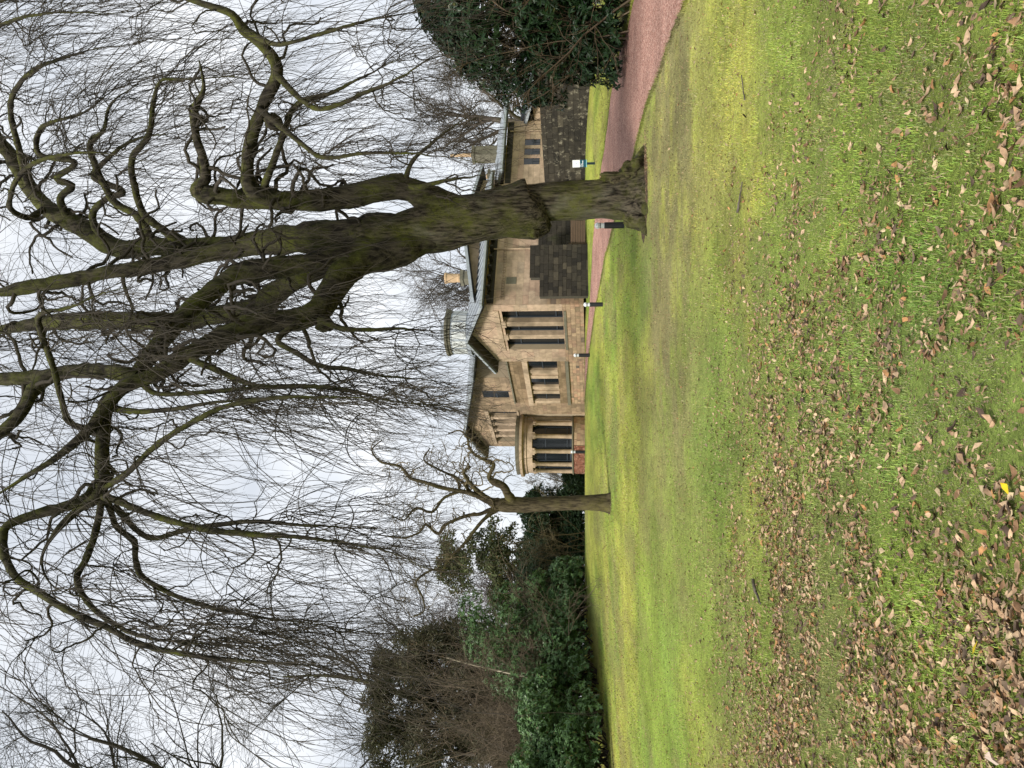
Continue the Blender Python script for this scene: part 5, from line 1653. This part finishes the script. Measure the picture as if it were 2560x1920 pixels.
for s_ in range(len(shapes)):
    idx = np.array([i for i in np.nonzero(sid == s_)[0] if i not in single])
    if len(idx) == 0: continue
    V, F = shapes[s_]
    cz, sz = np.cos(rotz[idx])[:, None], np.sin(rotz[idx])[:, None]
    tx_, ty_ = tilt[idx, 0][:, None], tilt[idx, 1][:, None]
    vx, vy, vz = V[None, :, 0], V[None, :, 1], V[None, :, 2]
    X1 = vx * np.cos(ty_) + vz * np.sin(ty_); Z1 = -vx * np.sin(ty_) + vz * np.cos(ty_)
    Y1 = vy * np.cos(tx_) - Z1 * np.sin(tx_); Z2 = vy * np.sin(tx_) + Z1 * np.cos(tx_)
    Xw = (X1 * cz - Y1 * sz) * size[idx][:, None] + x[idx][:, None]; Yw = (X1 * sz + Y1 * cz) * size[idx][:, None] + y[idx][:, None]
    Zw = Z2 * size[idx][:, None] + zz[idx][:, None]
    V_all.append(np.stack([Xw, Yw, Zw], -1).reshape(-1, 3))
    nv = len(V)
    F_all.append((F[None] + (np.arange(len(idx)) * nv)[:, None, None] + off).reshape(-1, 4)); off += len(idx) * nv
    C_all.append(np.repeat(colr[idx], nv, 0))
o = link('leaf_litter', mesh_np('leaf_litter', np.vstack(V_all), np.vstack(F_all), np.vstack(C_all), True), M['litter'])
tag(o, 'scattered small brown leaves strewn over the lawn', 'leaves', None, 'stuff')

# crumbs of leaf, bark and dead grass between the blades
def crumbs(n, y0, y1, power, seed):
    rg = np.random.default_rng(seed)
    x_, y_ = view_points(n, y0, y1, rg, power)
    k = ~inside_path(x_, y_); x_, y_ = x_[k], y_[k]; n = len(x_)
    lv = Leaves()
    p = np.stack([x_, y_, gz(x_, y_) + rg.uniform(.004, .02, n)], 1)
    ax = rg.normal(0, 1, (n, 3)); ax[:, 2] *= .35
    c = LC[rg.choice(len(LC), n, p=LPW / LPW.sum())] * rg.uniform(.4, 1.1, (n, 1))
    s_ = rg.uniform(.010, .030, n) * (1 + np.clip(y_ - 8, 0, 26) * .09)
    lv.add(p, ax, np.tile([0.1, 0, 1.], (n, 1)) + rg.normal(0, .3, (n, 3)), s_, s_ * rg.uniform(.2, .6, n), c)
    o = lv.build('debris', None, M['litter'])
    tag(o, 'tiny crumbs of dead leaf and grass sprinkled through the lawn', 'debris', None, 'stuff')


crumbs(50000, 2.2, 40, 1.4, 555)

# fallen sticks
def stick(label, a, b, r, seed):
    rg = np.random.default_rng(seed)
    p0 = np.array([*ground_hit(*a), 0.]); p1 = np.array([*ground_hit(*b), 0.])
    n_ = 9
    P = p0[None] * (1 - np.linspace(0, 1, n_)[:, None]) + p1[None] * np.linspace(0, 1, n_)[:, None]
    P[:, :2] += rg.normal(0, .012, (n_, 2)); P[:, 2] = gz(P[:, 0], P[:, 1]) + r + .012
    st = link('fallen_stick', limb_mesh(np.concatenate([P, np.linspace(r, r * .4, n_)[:, None]], 1), 8, .15, 0, seed), M['bark_far'])
    tag(st, label, 'stick', 'sticks lying on the lawn')


stick('dark forked-looking stick lying on the yellow moss below the big trunk', (1852, 530), (1862, 455), .014, 1)
stick('thin dark twig lying across the moss, right of the thicker stick', (1868, 250), (1860, 190), .008, 2)
stick('short brown stick on the left of the lawn among leaf specks', (1890, 1452), (1912, 1510), .018, 3)


def special_leaf(label, v, Y, s_, col, k, up=.03):
    V, F = shapes[k]
    p = ground_hit(v, Y)
    me = mesh_np('fallen_leaf', V, F, np.tile(np.array(col), (len(V), 1)), True); me.materials.append(M['litter'])
    o = bpy.data.objects.new('fallen_leaf', me); COL.objects.link(o)
    o.location = (p[0], p[1], float(gz(*p)) + up); o.rotation_euler = (.35, -.2, k); o.scale = (s_, s_, s_)
    tag(o, label, 'leaf', 'fallen leaves on the near grass')


special_leaf('bright yellow leaf among brown ones, left of the middle', 2466, 1620, .055, (0.62, 0.47, 0.02), 3)
special_leaf('small bright yellow leaf at the very front of the grass', 2548, 1220, .05, (0.62, 0.47, 0.02), 7)
special_leaf('large pale upturned leaf in the near left corner', 2530, 1895, .10, (0.50, 0.40, 0.32), 5, .05)
